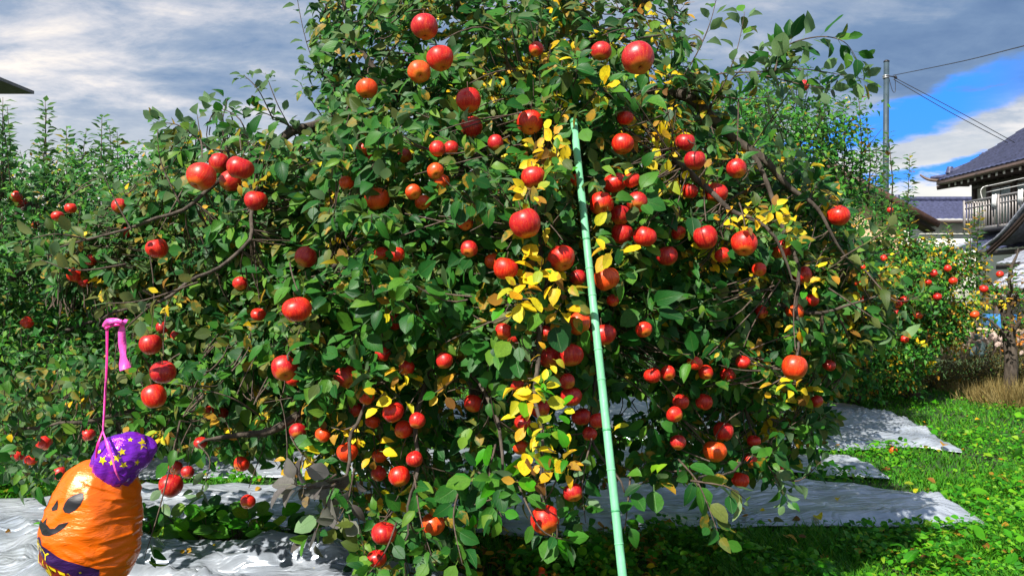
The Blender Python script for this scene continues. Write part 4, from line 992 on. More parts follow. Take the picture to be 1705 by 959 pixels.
strip('tail', [(206, 534, 2.45), (203, 548, 2.445), (204, 575, 2.45), (206, 600, 2.455), (209, 615, 2.45)], [.012, .020, .024, .030, .034], M_pink, rb, ro_)
strip('knot', [(172, 545, 2.46), (180, 536, 2.43), (192, 534, 2.43), (204, 537, 2.43), (211, 532, 2.45)], [.012, .020, .016, .020, .016], M_pink, rb, ro_)
strip('knot', [(175, 548, 2.45), (190, 541, 2.43), (208, 540, 2.44)], [.006, .010, .008], M_pink2, rb, ro_)
strip('strand', [(177, 543, 2.45), (177, 600, 2.46), (174, 660, 2.46), (171, 722, 2.44)], [.0035, .003, .003, .004], M_pink, rb, ro_)
strip('strand', [(180, 543, 2.45), (179, 600, 2.458), (176, 660, 2.465), (172, 722, 2.445)], [.003, .003, .003, .004], M_pink2, rb, ro_)
strip('loop', [(171, 718, 2.44), (178, 738, 2.40), (186, 760, 2.39), (192, 782, 2.39), (200, 800, 2.41)], [.006, .011, .007, .007, .003], M_pink, rb, ro_)
strip('loop', [(171, 718, 2.44), (163, 740, 2.42), (160, 762, 2.43), (158, 782, 2.43)], [.005, .008, .005, .004], M_pink2, rb, ro_)
# ------------------------------------------------------------------ grass, weeds, fallen leaves
def scatter(n, dmin, dmax, ulo=-60, uhi=1765, pw=1.0):
    v0 = 479.5+CH*F/dmin; v1 = 479.5+CH*F/dmax
    vv = v1+(v0-v1)*rng.random(n)**pw; uu = rng.uniform(ulo, uhi, n); D = CH*F/(vv-479.5); return (uu-852.5)/F*D, D, uu, vv
def off_sheets(x, y, shrink=0.0):
    m = np.ones(len(x), bool)
    for pl in SPOLY.values(): m &= ~inpoly(x, y, pl)
    return m
def hgts(x, y): return np.array([hgt(a, c) for a, c in zip(x, y)])
x, y, uu, vv = scatter(210000, 2.9, 13.5); m = off_sheets(x, y+.02); x, y, uu, vv = x[m], y[m], uu[m], vv[m]
nz = np.array([mn.noise(Vector((a*1.7, c*1.7, 0)))+.5*mn.noise(Vector((a*5, c*5, 3))) for a, c in zip(x, y)])
under = np.clip(1-((x+.1)/1.4)**2-((y-4.4)/1.1)**2, 0, 1)
m = (rng.random(len(x)) < .75+.8*nz-.35*under); x, y, nz = x[m], y[m], nz[m]; n = len(x)
an = rng.random(n)*6.28; d = np.stack([np.cos(an)*.45, np.sin(an)*.45, np.ones(n)], 1); nn = np.stack([-np.cos(an), -np.sin(an), .5*np.ones(n)], 1)*-1
h = rng.uniform(.04, .11, n)*(1+.5*np.clip(nz, -.4, .8)); lw = .0055*(1+y*.10)/h
me = leaves_mesh('grass', np.stack([x, y, hgts(x, y)-.005], 1), d, nn, h, lw, np.zeros(n, int), [BLADET], [LM[BLADE]])
tag(link('grass', me), 'short bright green grass all over the orchard floor', 'grass', kind='stuff')
x, y, uu, vv = scatter(90000, 2.9, 12.5); m = off_sheets(x, y) ; x, y, uu = x[m], y[m], uu[m]
nz = np.array([mn.noise(Vector((a*1.3+9, c*1.3, 0)))+.6*mn.noise(Vector((a*4, c*4, 8))) for a, c in zip(x, y)]); m = rng.random(len(x)) < .28+1.1*nz+.25*(uu > 1380); x, y, nz = x[m], y[m], nz[m]; n = len(x)
an = rng.random(n)*6.28; d = np.stack([np.cos(an), np.sin(an), rng.uniform(.1, .9, n)], 1); nn = np.stack([rng.normal(0, .3, n), rng.normal(0, .3, n)-.2, np.ones(n)], 1)
sz = rng.uniform(.014, .040, n)*(1+.6*np.clip(nz, 0, 1)); big = rng.random(n) < .03; sz[big] *= 2.3
me = leaves_mesh('weeds', np.stack([x, y, hgts(x, y)+rng.uniform(.01, .08, n)*(1+nz)], 1), d, nn, sz, rng.uniform(.9, 1.4, n), np.zeros(n, int), MIDT, [LM[WEED]])
tag(link('ground_cover', me), 'broad leaved green weeds growing through the grass', 'weeds', kind='stuff')
x, y, uu, vv = scatter(5200, 3.0, 11); cn_ = np.array([mn.noise(Vector((a*1.1, c*1.1, 20))) for a, c in zip(x, y)])
onsh = ~off_sheets(x, y); pr_ = np.where((uu > 640) & (uu < 1130) & (vv > 885), 1.0, np.where(onsh, .05, .14)); m = rng.random(len(x)) < pr_*(.8+cn_); x, y, onsh = x[m], y[m], onsh[m]; n = len(x)
an = rng.random(n)*6.28; d = np.stack([np.cos(an), np.sin(an), rng.uniform(-.1, .3, n)], 1); nn = np.stack([rng.normal(0, .35, n), rng.normal(0, .35, n)-.15, np.ones(n)], 1)
me = leaves_mesh('fallen_leaves', np.stack([x, y, hgts(x, y)+np.where(onsh, .055, rng.uniform(.02, .07, n))], 1), d, nn, rng.uniform(.03, .065, n), rng.uniform(.9, 1.3, n), rng.choice([0, 1, 1, 1], n), MIDT, [LM[YEL], LM[BROWN]])
tag(link('fallen_leaves', me), 'scattered brown and yellow leaves lying in the grass under the tree', 'leaves', kind='stuff')
for u, v, s, kk, lab in [(1360, 858, .075, YEL, 'yellow fallen leaf standing out on the front sheet near its right end'), (1396, 829, .05, YEL, 'small yellow leaf near the back edge of the front sheet'), (1288, 868, .06, OLIVE, 'curled olive leaf near the front edge of the front sheet'),
                         (1570, 742, .09, BROWN, 'orange leaf at the tip fold of the farthest sheet'), (1668, 797, .07, YEL, 'yellow leaf in the bright grass near the right edge'), (60, 915, .06, BROWN, 'brown leaf on the grey sheet left of the balloon'), (1612, 938, .09, BROWN, 'brown leaf in the grass at the lower right')]:
    p = G(u, v, .07); o = link('fallen_leaf', hero_mesh(2, kk), None, None, p); o.scale = (s*1.1, s, s); o.rotation_euler = (.35, .2, random.random()*6); tag(o, lab, 'leaf', 'fallen leaves one by one')
for u, v, lab, g_ in [(986, 942, 'golden orange fallen apple on the leaf litter beside the pole foot', True), (1487, 749, 'red fallen apple at the front edge of the farthest sheet', False), (1403, 705, 'red fallen apple in the grass beside the far sheet', False), (900, 956, 'red fallen apple at the bottom edge left of the golden one', False)]:
    p = G(u, v, .05); me_ = AM[0].copy() if g_ else AM[1]
    if g_: me_.materials[0] = M_gold
    o = link('fallen_apple', me_, None, None, p); o.scale = (.75,)*3 if g_ else (.8,)*3; o.rotation_euler = (1.1, .4, random.random()*6); tag(o, lab, 'apple'); link('stem', STEM, None, o)
# leafy weeds between the two nearest sheets
def weed(u, v, n, s, label):
    b0 = G(u, v); t = empty('leafy_weed', b0, label, 'plant', 'broad leaved weeds between the sheets')
    V, Q = [], []
    for i in range(n):
        a = i*2.4+rng.random(); r = rng.uniform(.03, .16); z = rng.uniform(.03, .17); e = Vector((math.cos(a)*r, math.sin(a)*r*.7, z)); tube_geo([(0, 0, -.01), e*.5+Vector((0, 0, .03)), e], [.003, .002, .0015], 4, V, Q)
        o = link('leaf', hero_mesh(i % 4, WEED if i % 3 else GREEN), None, t, e); l = s*rng.uniform(.7, 1.2)
        X1, D1, N1 = frames(np.array([[math.cos(a), math.sin(a)*.7-.2, rng.uniform(-.1, .7)]]), np.array([[0, -.5, .8]])+rng.normal(0, .3, (1, 3)))
        mm = Matrix.Identity(4)
        for q in range(3): mm[q][0] = X1[0][q]*l*1.15; mm[q][1] = D1[0][q]*l; mm[q][2] = N1[0][q]*l; mm[q][3] = e[q]
        o.matrix_basis = mm
    link('stems', mesh_np('stems', V, Q, None, [M_twig], smooth=True), None, t)
for a in [(255, 905, 15, .11, 'leafy weed touching the right side of the balloon'), (300, 900, 15, .12, 'tall leaved weed just right of the one by the balloon'), (345, 905, 14, .12, 'broad leaved weed in the middle of the strip between the sheets'), (390, 907, 15, .11, 'dark leaved weed right of the middle one in the strip'),
          (435, 912, 14, .11, 'round leaved weed near the grey leaved twig'), (480, 918, 14, .10, 'weed at the right end of the strip under the grey leaves'), (530, 925, 12, .10, 'low weed at the bottom under the left hanging branch'), (120, 897, 5, .07, 'few leaved weed at the left cheek of the balloon')]: weed(*a)
# ------------------------------------------------------------------ dry bed and flowers at the right
M_dry = leafmat('dry_stalk', [(0, (.20, .13, .04)), (.5, (.36, .26, .09)), (1, (.48, .38, .16))], (.3, .22, .08), .1, .8, .2)
M_shrub = leafmat('shrub_leaf', [(0, (.05, .05, .012)), (.4, (.09, .10, .02)), (.7, (.16, .13, .03)), (1, (.28, .19, .05))], (.14, .12, .05), .2, .6)
def bush(u, v, D_, w_, h_, n, mat, label, s=.04, cat='bush', name='garden_bush', up=.5, grp='weedy bushes along the garden bed'):
    b0 = G(u, v) if D_ is None else Vector(((u-852.5)/F*D_, D_, 0)); t = empty(name, b0, label, cat, grp)
    q = rng.normal(0, 1, (n, 3)); q /= np.linalg.norm(q, axis=1, keepdims=True); q *= rng.random((n, 1))**.4; pos = q*np.array((w_, w_*.7, h_))*np.array([1, 1, 1]); pos[:, 2] = np.abs(pos[:, 2])
    pos += .12*w_*np.sin(pos[:, [1, 2, 0]]*23)
    me = leaves_mesh('foliage', pos, q+np.array((0, 0, up))+rng.normal(0, .4, (n, 3)), np.array((0, -.3, .8))+rng.normal(0, .4, (n, 3)), s*rng.uniform(.6, 1.3, n), rng.uniform(.8, 1.2, n), np.zeros(n, int), FART, [mat])
    tag(link('foliage', me, None, t), kind='stuff'); V, Q = [], []
    for i in range(14):
        a = i*2.4; tube_geo([(math.cos(a)*.03, math.sin(a)*.03, 0), (math.cos(a)*w_*.4, math.sin(a)*w_*.3, h_*.5), (math.cos(a)*w_*.7, math.sin(a)*w_*.5, h_*.85)], [.008, .005, .002], 4, V, Q)
    tag(link('stems', mesh_np('stems', V, Q, None, [M_twig], smooth=True), None, t), kind='stuff')
    return t, b0
bush(1480, 657, None, .45, .52, 1500, M_shrub, 'dark olive bush left of the garden bed, at the grass edge', .05)
bush(1545, 652, None, .50, .50, 1900, M_shrub, 'brown tinted bush in the middle of the garden bed', .045)
bush(1610, 649, None, .50, .42, 1900, M_shrub, 'olive bush below the pale flowers', .045)
bush(1685, 653, None, .55, .40, 2000, M_shrub, 'brownish bush at the right edge below the yellow flower', .045)
bush(1435, 650, None, .40, .42, 1200, LM[FAR], 'green bush at the foot of the low apple tree', .05)
for u, v, w_, h_, lab in [(1650, 668, .38, .26, 'tuft of straw coloured dry grass at the edge of the bright grass'), (1700, 678, .42, .34, 'tall dry grass tuft at the right edge'), (1600, 655, .3, .16, 'low dry grass patch left of the tufts')]:
    b0 = G(u, v); n = 900; t = empty('dry_grass', b0, lab, 'grass', 'dry grass tufts'); q = rng.normal(0, 1, (n, 2))*np.array((w_*.4, w_*.3)); pos = np.stack([q[:, 0], q[:, 1], np.zeros(n)], 1)
    dr_ = np.stack([q[:, 0]*1.3, q[:, 1]*1.3, np.ones(n)*.8], 1)+rng.normal(0, .25, (n, 3)); hh = h_*rng.uniform(.5, 1.2, n)
    tag(link('blades', leaves_mesh('blades', pos, dr_, np.array((0, -1, .3))+rng.normal(0, .4, (n, 3)), hh, .008/hh, np.zeros(n, int), [BLADET], [M_dry]), None, t), kind='stuff')
def petalmat(name, col): return leafmat(name, [(0, tuple(c*.8 for c in col)), (1, col)], col, 0, .6, .2)
M_pw = petalmat('petal_pink_white', (.80, .62, .55)); M_py = petalmat('petal_yellow', (.88, .68, .01)); M_po = petalmat('petal_orange', (.8, .30, .04)); M_eye = simple('flower_eye', (.45, .28, .05), .8)
def flower_head(mat):
    V = []; T = []
    for k_ in range(13):
        a = 2*math.pi*k_/13; r = 1+.1*math.sin(k_*5); n = len(V); V += [(0, 0, 0), (math.cos(a-.2)*.6*r, math.sin(a-.2)*.6*r, .22), (math.cos(a)*r, math.sin(a)*r, .12), (math.cos(a+.2)*.6*r, math.sin(a+.2)*.6*r, .22)]; T += [(n, n+1, n+2), (n, n+2, n+3)]
    for k_ in range(8):
        a = 2*math.pi*k_/8+.2; n = len(V); V += [(0, 0, .05), (math.cos(a-.3)*.35, math.sin(a-.3)*.35, .42), (math.cos(a)*.5, math.sin(a)*.5, .38), (math.cos(a+.3)*.35, math.sin(a+.3)*.35, .42)]; T += [(n, n+1, n+2), (n, n+2, n+3)]
    return mesh_np('flower', V, None, T, [mat], None, np.array([(v[0]*.5+.5, v[1]*.5+.5) for v in V]))
FH = {k_: flower_head(m_) for k_, m_ in (('w', M_pw), ('y', M_py), ('o', M_po))}
def flower_bush(u, D_, w_, h_, nf, kinds, label, fs=.035):
    t, b0 = bush(u, 0, D_, w_, h_, 900, M_shrub, label, .04, 'flowers', 'flowering_bush', .5, 'flowering clumps in the garden bed')
    for i in range(nf):
        a = rng.random()*6.28; r = math.sqrt(rng.random()); o = link('flower', FH[kinds[i % len(kinds)]], None, t, (math.cos(a)*r*w_, -abs(math.sin(a))*r*w_*.6, h_*(1.08-.35*r*rng.random()))); s = fs*rng.uniform(.7, 1.25); o.scale = (s, s, s); o.rotation_euler = (rng.uniform(.4, 1.3), rng.normal(0, .3), rng.random()*6)
flower_bush(1625, 11.2, .42, .72, 40, 'w', 'clump of pale pink white chrysanthemums left in the bed', .045)
flower_bush(1668, 11.3, .34, .70, 34, 'wwwo', 'clump of pink white flowers with orange ones, middle of the bed', .045)
flower_bush(1695, 10.9, .22, .68, 26, 'ow', 'orange and pale flower clump at the right edge', .04)
flower_bush(1683, 10.4, .07, .70, 9, 'y', 'small bright yellow flower clump standing above the pale ones', .045)
# ------------------------------------------------------------------ utility pole and wires
M_conc = simple('pole_grey_paint', (.030, .055, .075), .6, .1, .2, 3, .2, 30); M_wire = simple('cable_black', (.02, .02, .025), .5); M_steel = simple('galvanised_steel', (.4, .41, .42), .4, .8)
DP = 26.0; up0 = Vector(((1474-852.5)/F*DP, DP, 0)); up = empty('utility_pole', up0, 'tall grey steel utility pole with cables on the right', 'pole'); ztop = P(1476, 103, DP).z
V, Q = [], []; tube_geo([(0, 0, -.2), (.01, 0, ztop*.5), (.04, 0, ztop-.02)], [.108, .098, .085], 20, V, Q); link('shaft', mesh_np('shaft', V, Q, None, [M_conc], smooth=True), None, up)
V, Q = [], []; tube_geo([(.04, 0, ztop-.02), (.04, 0, ztop+.02), (.04, 0, ztop+.05)], [.093, .093, .05], 20, V, Q); link('cap', mesh_np('cap', V, Q, None, [M_wire], smooth=True), None, up)
zb = P(1480, 127, DP).z
for dz in (0, -.06): V, Q = [], []; tube_geo([(.02, 0, zb+dz-.02), (.02, 0, zb+dz+.02)], [.102, .102], 20, V, Q); link('clamp', mesh_np('clamp', V, Q, None, [M_steel], smooth=True), None, up)
tube('bracket', [Vector((.1, 0, zb)), Vector((.2, -.02, zb-.02)), Vector((.33, -.03, zb-.05))], [.02, .018, .022], M_wire, up, 6, 3)
tube('insulator', [Vector((.30, -.03, zb)), Vector((.33, -.03, zb-.05)), Vector((.36, -.03, zb-.1))], [.03, .04, .03], M_wire, up, 8, 3)
tube('cable_loop', [Vector((.12, 0, zb-.05)), Vector((.18, 0, zb-.3)), Vector((.26, 0, zb-.52)), Vector((.33, 0, zb-.5)), Vector((.33, 0, zb-.2)), Vector((.3, 0, zb-.05))], [.010]*6, M_wire, up, 5, 6)
wl = P(1487, 126, DP)
for pts, lab in [([wl, P(1600, 103, 20), P(1705, 77, 16), P(1900, 30, 12)], 'black cable running from the utility pole up to the right out of the picture'), ([wl+Vector((0, 0, -.05)), P(1590, 183, 25.5), P(1690, 238, 25)], 'upper cable from the utility pole down to the tiled roof'), ([wl+Vector((0, 0, -.12)), P(1580, 186, 25.6), P(1678, 238, 25.2)], 'lower cable from the utility pole down to the tiled roof')]:
    p0 = Vector(pts[0]); o = tube('cable', [q-p0 for q in pts], [.012]*len(pts), M_wire, None, 5, 8); o.location = p0; tag(o, lab, 'cable', 'cables on the utility pole')
# ------------------------------------------------------------------ houses
M_tile = simple('roof_tile_glazed', (.055, .06, .12), .38, 0, .35, 9, .2, 30, .6); M_tile2 = simple('roof_tile_pale', (.30, .32, .38), .4, 0, .3, 9, .2, 30, .6); M_wood = simple('dark_timber', (.045, .030, .025), .7, 0, .3, 9); M_brown = simple('brown_metal', (.10, .065, .05), .5, 0, .15, 9)
M_cream = simple('cream_plaster', (.74, .72, .62), .85, 0, .08, 3, .2, 60); M_peach = simple('peach_plaster', (.72, .50, .30), .85, 0, .08, 3); M_white = simple('white_paint', (.78, .78, .76), .5, 0, .06, 4); M_rail = simple('balcony_brown_aluminium', (.38, .35, .34), .45, .3, .1, 9)
M_glass = simple('window_glass', (.42, .50, .50), .08, 0, .2, 2, 0, 1, .9); M_pinkw = simple('pink_wall', (.62, .30, .26), .8); M_rust = simple('roof_edge_brown', (.10, .05, .035), .6); M_sheet = simple('grey_slate', (.13, .125, .13), .6, 0, .15, 6)
def tiled(name, o0, ax, ux, width, length, mat, parent, tw=.27, tl=.24, top_w=None, shift=0.0, curve=0.0):
    """pantile roof plane: ax along the eave, ux up the slope; each row steps over the one below"""
    o0 = Vector(o0); ax = Vector(ax).normalized(); ux = Vector(ux).normalized(); nv = ax.cross(ux).normalized()
    if nv.z < 0: nv = -nv
    nr = max(2, int(length/tl)); sub = 4; V, Q = [], []; org = parent.location if parent else Vector((0, 0, 0))
    for j in range(nr):
        for e in (0, 1):
            s = (j+e)*length/nr; f = s/length; w0 = shift*f; w1 = width if top_w is None else width+(top_w-width+shift)*f; nn_ = int(width/tw)*sub
            for i in range(nn_+1):
                t = i/nn_; a = w0+(w1-w0)*t; ph = (a/tw) % 1.0; hh = .035*abs(math.sin(math.pi*ph))+(0 if e else .0)+(.03 if e == 0 else .0)
                V.append(tuple(o0+ax*a+ux*s+nv*hh+Vector((0, 0, curve*(f*f-f)))-org))
    m = nn_+1
    for r_ in range(2*nr-1):
        for i in range(nn_): Q.append((r_*m+i, r_*m+i+1, (r_+1)*m+i+1, (r_+1)*m+i))
    return tag(link(name, mesh_np(name, V, Q, None, [mat]), None, parent), kind='stuff')
H0 = Vector((16.7, 27.0, 0)); hs_ = empty('tiled_house', H0, 'two storey house with blue black tiled roof and balcony at the right edge', 'house')
WY1 = 28.4
# walls
box('wall', (16.7, 12, 0), (24, WY1, 5.35), M_cream, hs_)
for yy in (WY1+.02, 27.55, 26.1, 24.6, 23.0): box('timber_post', (16.62, yy-.1, 3.3), (16.699, yy+.1, 5.2), M_wood, hs_)
for z0, z1 in ((4.95, 5.10),): box('lintel', (16.60, 12, z0), (16.695, WY1+.05, z1), M_wood, hs_)
for ya, yb in ((24.75, 26.0), (23.1, 24.5), (26.25, 27.4)):
    wn = box('window', (16.635, ya, 3.55), (16.695, yb, 4.9), M_brown, hs_)
    box('pane', (-.075, ya-27+.07, 3.62), (-.066, (ya+yb)/2-27-.03, 4.83), M_glass, None).parent = wn; 
    o = box('pane', (-.075, (ya+yb)/2-27+.03, 3.62), (-.066, yb-27-.07, 4.83), M_glass, None); o.parent = wn
# main roof (hip); eave line at x = 15.75
EZ = 5.35; tip = P(1560, 293, 29.3); ex = tip.x; ey = tip.y
k_ = 3.4; rz = EZ+k_*.84
tiled('roof_tiles', (ex, 12, EZ), (0, 1, 0), (k_, 0, rz-EZ), ey-12, math.hypot(k_, rz-EZ), M_tile, hs_, .27, .25, ey-12-k_, 0, .35)
tiled('roof_tiles', (24, ey, EZ), (-1, 0, 0), (0, -k_, rz-EZ), 24-ex, math.hypot(k_, rz-EZ), M_tile, hs_, .27, .25, 24-ex-k_, 0, .35)
# hip ridge, upturned at the tip with stacked end tile
def rib(name, pts, rad, mat, par, sides=10): 
    o = tube(name, [Vector(q)-par.location for q in pts], rad, mat, par, sides, 6); return o
rib('hip_ridge', [(ex+.35, ey-.35, EZ+.28), (ex+1, ey-1, EZ+.62), (ex+1.8, ey-1.8, EZ+1.26), (ex+2.6, ey-2.6, EZ+2.02), (ex+k_, ey-k_, rz+.1)], [.13, .12, .13, .14, .15], M_tile, hs_)
rib('hip_ridge', [(ex-.15, ey+.15, EZ+.16), (ex+.4, ey-.4, EZ+.20), (ex+1.2, ey-1.2, EZ+.58)], [.05, .10, .10], M_tile, hs_)
rib('ridge_end_tile', [(ex+.30, ey-.30, EZ+.25), (ex+.32, ey-.32, EZ+.5)], [.15, .10], M_tile, hs_)
rib('ridge_end_tile', [(ex+1.1, ey-1.1, EZ+.55), (ex+1.12, ey-1.12, EZ+.88)], [.17, .11], M_tile, hs_)
rib('ridge_end_tile', [(ex+k_-.1, ey-k_+.1, rz+.05), (ex+k_-.1, ey-k_+.1, rz+.55), (ex+k_-.15, ey-k_+.1, rz+.75)], [.25, .22, .08], M_wood, hs_)
box('ridge', (ex+k_-.15, 12, rz), (ex+k_+.15, ey-k_, rz+.35), M_tile, hs_)
rib('eave_tip', [(ex-.45, ey+.35, EZ+.30), (ex-.15, ey+.15, EZ+.08), (ex+.5, ey-.5, EZ-.05)], [.03, .06, .07], M_brown, hs_)
rib('eave_tip', [(ex-.05, ey-.1, EZ-.25), (ex+.9, ey-.9, EZ-.12)], [.08, .09], M_wood, hs_)
box('fascia', (ex-.02, 12, EZ-.14), (ex+.06, ey, EZ-.01), M_brown, hs_); box('soffit', (ex+.06, 12, EZ-.16), (16.7, ey-.1, EZ-.11), M_wood, hs_)
rib('gutter', [(ex-.08, 12, EZ-.10), (ex-.08, 20, EZ-.10), (ex-.08, ey-.3, EZ-.13)], [.06, .06, .06], M_brown, hs_)
for i in range(20): yy = 21.0+i*.4; box('rafter_end', (ex+.1, yy, EZ-.27), (16.6, yy+.09, EZ-.161), M_wood, hs_); box('rafter_cap', (ex+.085, yy-.005, EZ-.275), (ex+.0995, yy+.095, EZ-.16), M_white, hs_)
# balcony
bx0, bx1 = 15.45, 16.6; by0, by1 = 20.0, 26.9; bz = 3.42
bal2 = box('balcony_deck', (bx0, by0, bz-.12), (bx1, by1, bz), M_rail, hs_); box('balcony_rail', (bx0-.03, by0, bz+.86), (bx0+.03, by1, bz+.92), M_rail, hs_); box('balcony_rail', (bx0-.02, by0, bz+.66), (bx0+.02, by1, bz+.69), M_rail, hs_); box('balcony_rail', (bx0+.031, by1-.03, bz+.86), (bx1, by1+.03, bz+.92), M_rail, hs_)
for i in range(46): yy = by1-.02-i*.15; box('baluster', (bx0-.012, yy-.016, bz+.001), (bx0+.012, yy+.016, bz+.859), M_rail, hs_)
for i in range(8): xx = bx0+.12+i*.14; box('baluster', (xx-.016, by1-.014, bz+.001), (xx+.016, by1+.014, bz+.859), M_rail, hs_)
for yy in (by1, 25.0, 23.1): box('balcony_post', (bx0-.045, yy-.05, bz-.12), (bx0-.031, yy+.05, bz+.95), M_rail, hs_)
for z_, yy in ((bz+1.35, 26.4), (bz+1.15, 26.2)): rib('laundry_pole', [(15.75, yy, z_), (15.75, 22, z_+.02)], [.012, .012], M_white, hs_)
rib('laundry_bracket', [(16.6, 26.3, bz+1.5), (15.7, 26.3, bz+1.33), (15.7, 26.3, bz+.9)], [.012, .012, .012], M_white, hs_)
cl_ = []
for yy, lab in ((25.2, 'white cloth hanging over the balcony rail, the left one'), (23.9, 'white towel hanging near the right edge on the balcony')):
    V, Q = [], []; 
    for j in range(7):
        for i in range(6): s = (j-3)/3; V.append((-.06*(1-abs(s)) if False else (.045 if s > 0 else -.045), (i-2.5)*.05+.01*math.sin(j*2+i), -abs(s)*.38+.02*math.sin(i*2.1)))
    Q = [(j*6+i, j*6+i+1, (j+1)*6+i+1, (j+1)*6+i) for j in range(6) for i in range(5)]
    o = link('laundry', mesh_np('laundry', V, Q, None, [M_white], smooth=True), None, None, (bx0, yy, bz+.95)); tag(o, lab, 'laundry', 'laundry on the balcony'); o.modifiers.new('t', 'SOLIDIFY').thickness = .01
# lower roofs
tiled('lower_roof', (14.75, 14, 2.55), (0, 1, 0), (1.95, 0, .85), 12.7, 2.13, M_tile, hs_, .27, .24)
rib('lower_ridge', [(14.7, 26.75, 2.62), (15.7, 26.75, 3.05), (16.65, 26.75, 3.45)], [.08, .08, .08], M_tile2, hs_)
box('lower_fascia', (14.72, 14, 2.40), (14.80, 26.7, 2.54), M_wood, hs_)
# porch gable: far slope, rake with pale ridge tiles
pe = Vector((14.25, 23.75, 2.60)); pk = Vector((14.25, 21.6, 3.85)); dv = pk-pe
tiled('porch_roof', (14.2, 23.75, 2.62), (1, 0, 0), dv, 2.5, dv.length, M_tile2, hs_, .25, .24, None, 0, .3)
tiled('porch_roof', (14.2, 19.45, 2.62), (1, 0, 0), (0, 2.15, 1.25), 2.5, dv.length, M_tile2, hs_, .25, .24, None, 0, .3)
rib('rake_tiles', [pe+Vector((0, .15, .02)), pe.lerp(pk, .3)+Vector((0, 0, -.05)), pe.lerp(pk, .65)+Vector((0, 0, -.02)), pk+Vector((0, 0, .1))], [.04, .045, .045, .05], M_tile2, hs_)
for off, wd_ in ((.12, .05), (.24, .04)): rib('bargeboard', [pe+Vector((.08, .05, -off)), pe.lerp(pk, .5)+Vector((.08, 0, -off-.05)), pk+Vector((.08, 0, -off))], [wd_]*3, M_wood, hs_)
box('porch_wall', (14.6, 20.2, 0), (16.5, 22.9, 2.5), M_wood, hs_)
# second lower tile strip in front of the porch and dark wall under it
tiled('lower_roof', (13.6, 16, 2.05), (0, 1, 0), (1.3, 0, .62), 6.1, 1.44, M_tile2, hs_, .25, .22)
box('lower_fascia', (13.56, 16, 1.92), (13.64, 22.1, 2.04), M_wood, hs_); box('porch_wall', (14.0, 16, 0), (14.58, 22.0, 1.99), M_wood, hs_)
# shed with bright tiles, each tile a piece
S0 = Vector((10.6, 15.5, 0)); sh = empty('shed', S0, 'open shed with bright lit tiled roof and dark posts at the right edge', 'shed')
V, Q = [], []
for j in range(2):
    for i in range(6):
        t = i/5; V.append((.02*j*0, t*.26-.13, 0))
V = []
for j, (xx, zz_) in enumerate(((0, .035), (.26, .0))):
    for i in range(7): t = i/6; V.append((xx, (t-.5)*.27, zz_+.04*math.sin(math.pi*t)))
V += [(0, (i/6-.5)*.27, .012+.04*math.sin(math.pi*i/6)) for i in range(7)]
Q = [(i, i+1, 7+i+1, 7+i) for i in range(6)]+[(i, 14+i, 14+i+1, i+1) for i in range(6)]
TILE = mesh_np('roof_tile', V, Q, None, [M_tile2], smooth=False)
sl_a = math.atan2(.72, 1)
for j in range(9):
    for i in range(16):
        o = link('roof_tile', TILE, None, sh); o.location = (j*.235*math.cos(sl_a), 2.0-i*.26, 1.36+j*.235*math.sin(sl_a)); o.rotation_euler = (0, -sl_a, 0)
V, Q = [], []; box_geo(V, Q, (.9, 0, 1.36+.9*.72-.06), 2.3, 4.3, .05, Matrix.Rotation(-sl_a, 3, 'Y')); link('roof_board', mesh_np('roof_board', V, Q, None, [M_wood]), None, sh)
box('beam', (10.55, 13.4, 1.16), (10.72, 17.6, 1.27), M_white, sh)
for yy in (17.3, 16.2, 14.9): box('post', (10.63, yy, 0), (10.77, yy+.13, 1.155), M_wood, sh)
box('back_wall', (12.2, 13.4, 0), (12.3, 17.6, 1.9), M_peach, sh); box('back_wall', (10.9, 17.5, 0), (12.19, 17.6, 1.2), M_peach, sh)
wq = box('window', (10.9, 17.44, .75), (11.5, 17.49, 1.12), M_white, sh)
# yard things
TB = G(1625, 566).copy(); TB = Vector((9.4, 16.0, 0)); tb = empty('water_tub', TB, 'dark blue grey tub standing beside the shed post', 'tub'); M_tub = simple('tub_plastic', (.10, .15, .17), .5); M_blue = simple('blue_plastic', (.02, .16, .42), .5)
V, Q = [], []; tube_geo([(0, 0, .02), (0, 0, .1), (0, 0, .42), (0, 0, .44)], [.17, .20, .24, .26], 20, V, Q); link('tub_body', mesh_np('tub_body', V, Q, None, [M_tub], smooth=True), None, tb); V, Q = [], []; tube_geo([(0, 0, .44), (0, 0, .47)], [.265, .265], 20, V, Q); link('rim', mesh_np('rim', V, Q, None, [M_tub]), None, tb)
o = box('blue_crate', (10.0, 16.3, .55), (10.45, 16.8, .85), M_blue, None, .02); tag(o, 'small blue crate on the table under the shed roof', 'crate')
tt_ = empty('work_table', Vector((10.2, 16.5, 0)), 'low wooden table under the shed roof carrying the blue crate', 'table'); box('tabletop', (9.85, 16.1, .5), (10.55, 17.0, .549), M_peach, tt_)
for a_, c_ in ((9.9, 16.15), (10.45, 16.15), (9.9, 16.9), (10.45, 16.9)): box('leg', (a_, c_, 0), (a_+.05, c_+.05, .499), M_wood, tt_)
st = empty('timber_stack', Vector((8.6, 15.4, 0)), 'leaning weathered boards left of the tub, with a dry straw bundle on top', 'timber'); M_old = simple('weathered_board', (.20, .15, .11), .85, 0, .4, 14, .4, 40, .2, (1, 1, .2)); M_straw = simple('straw', (.48, .34, .18), .9, 0, .3, 30)
for i in range(9):
    V, Q = [], []; box_geo(V, Q, (-.36+i*.09, .05*math.sin(i*2), .42), .07, .03, .95, Matrix.Rotation(.22+.05*math.sin(i*3), 3, 'X') @ Matrix.Rotation(.18*math.sin(i*1.7), 3, 'Y')); link('board', mesh_np('board', V, Q, None, [M_old]), None, st)
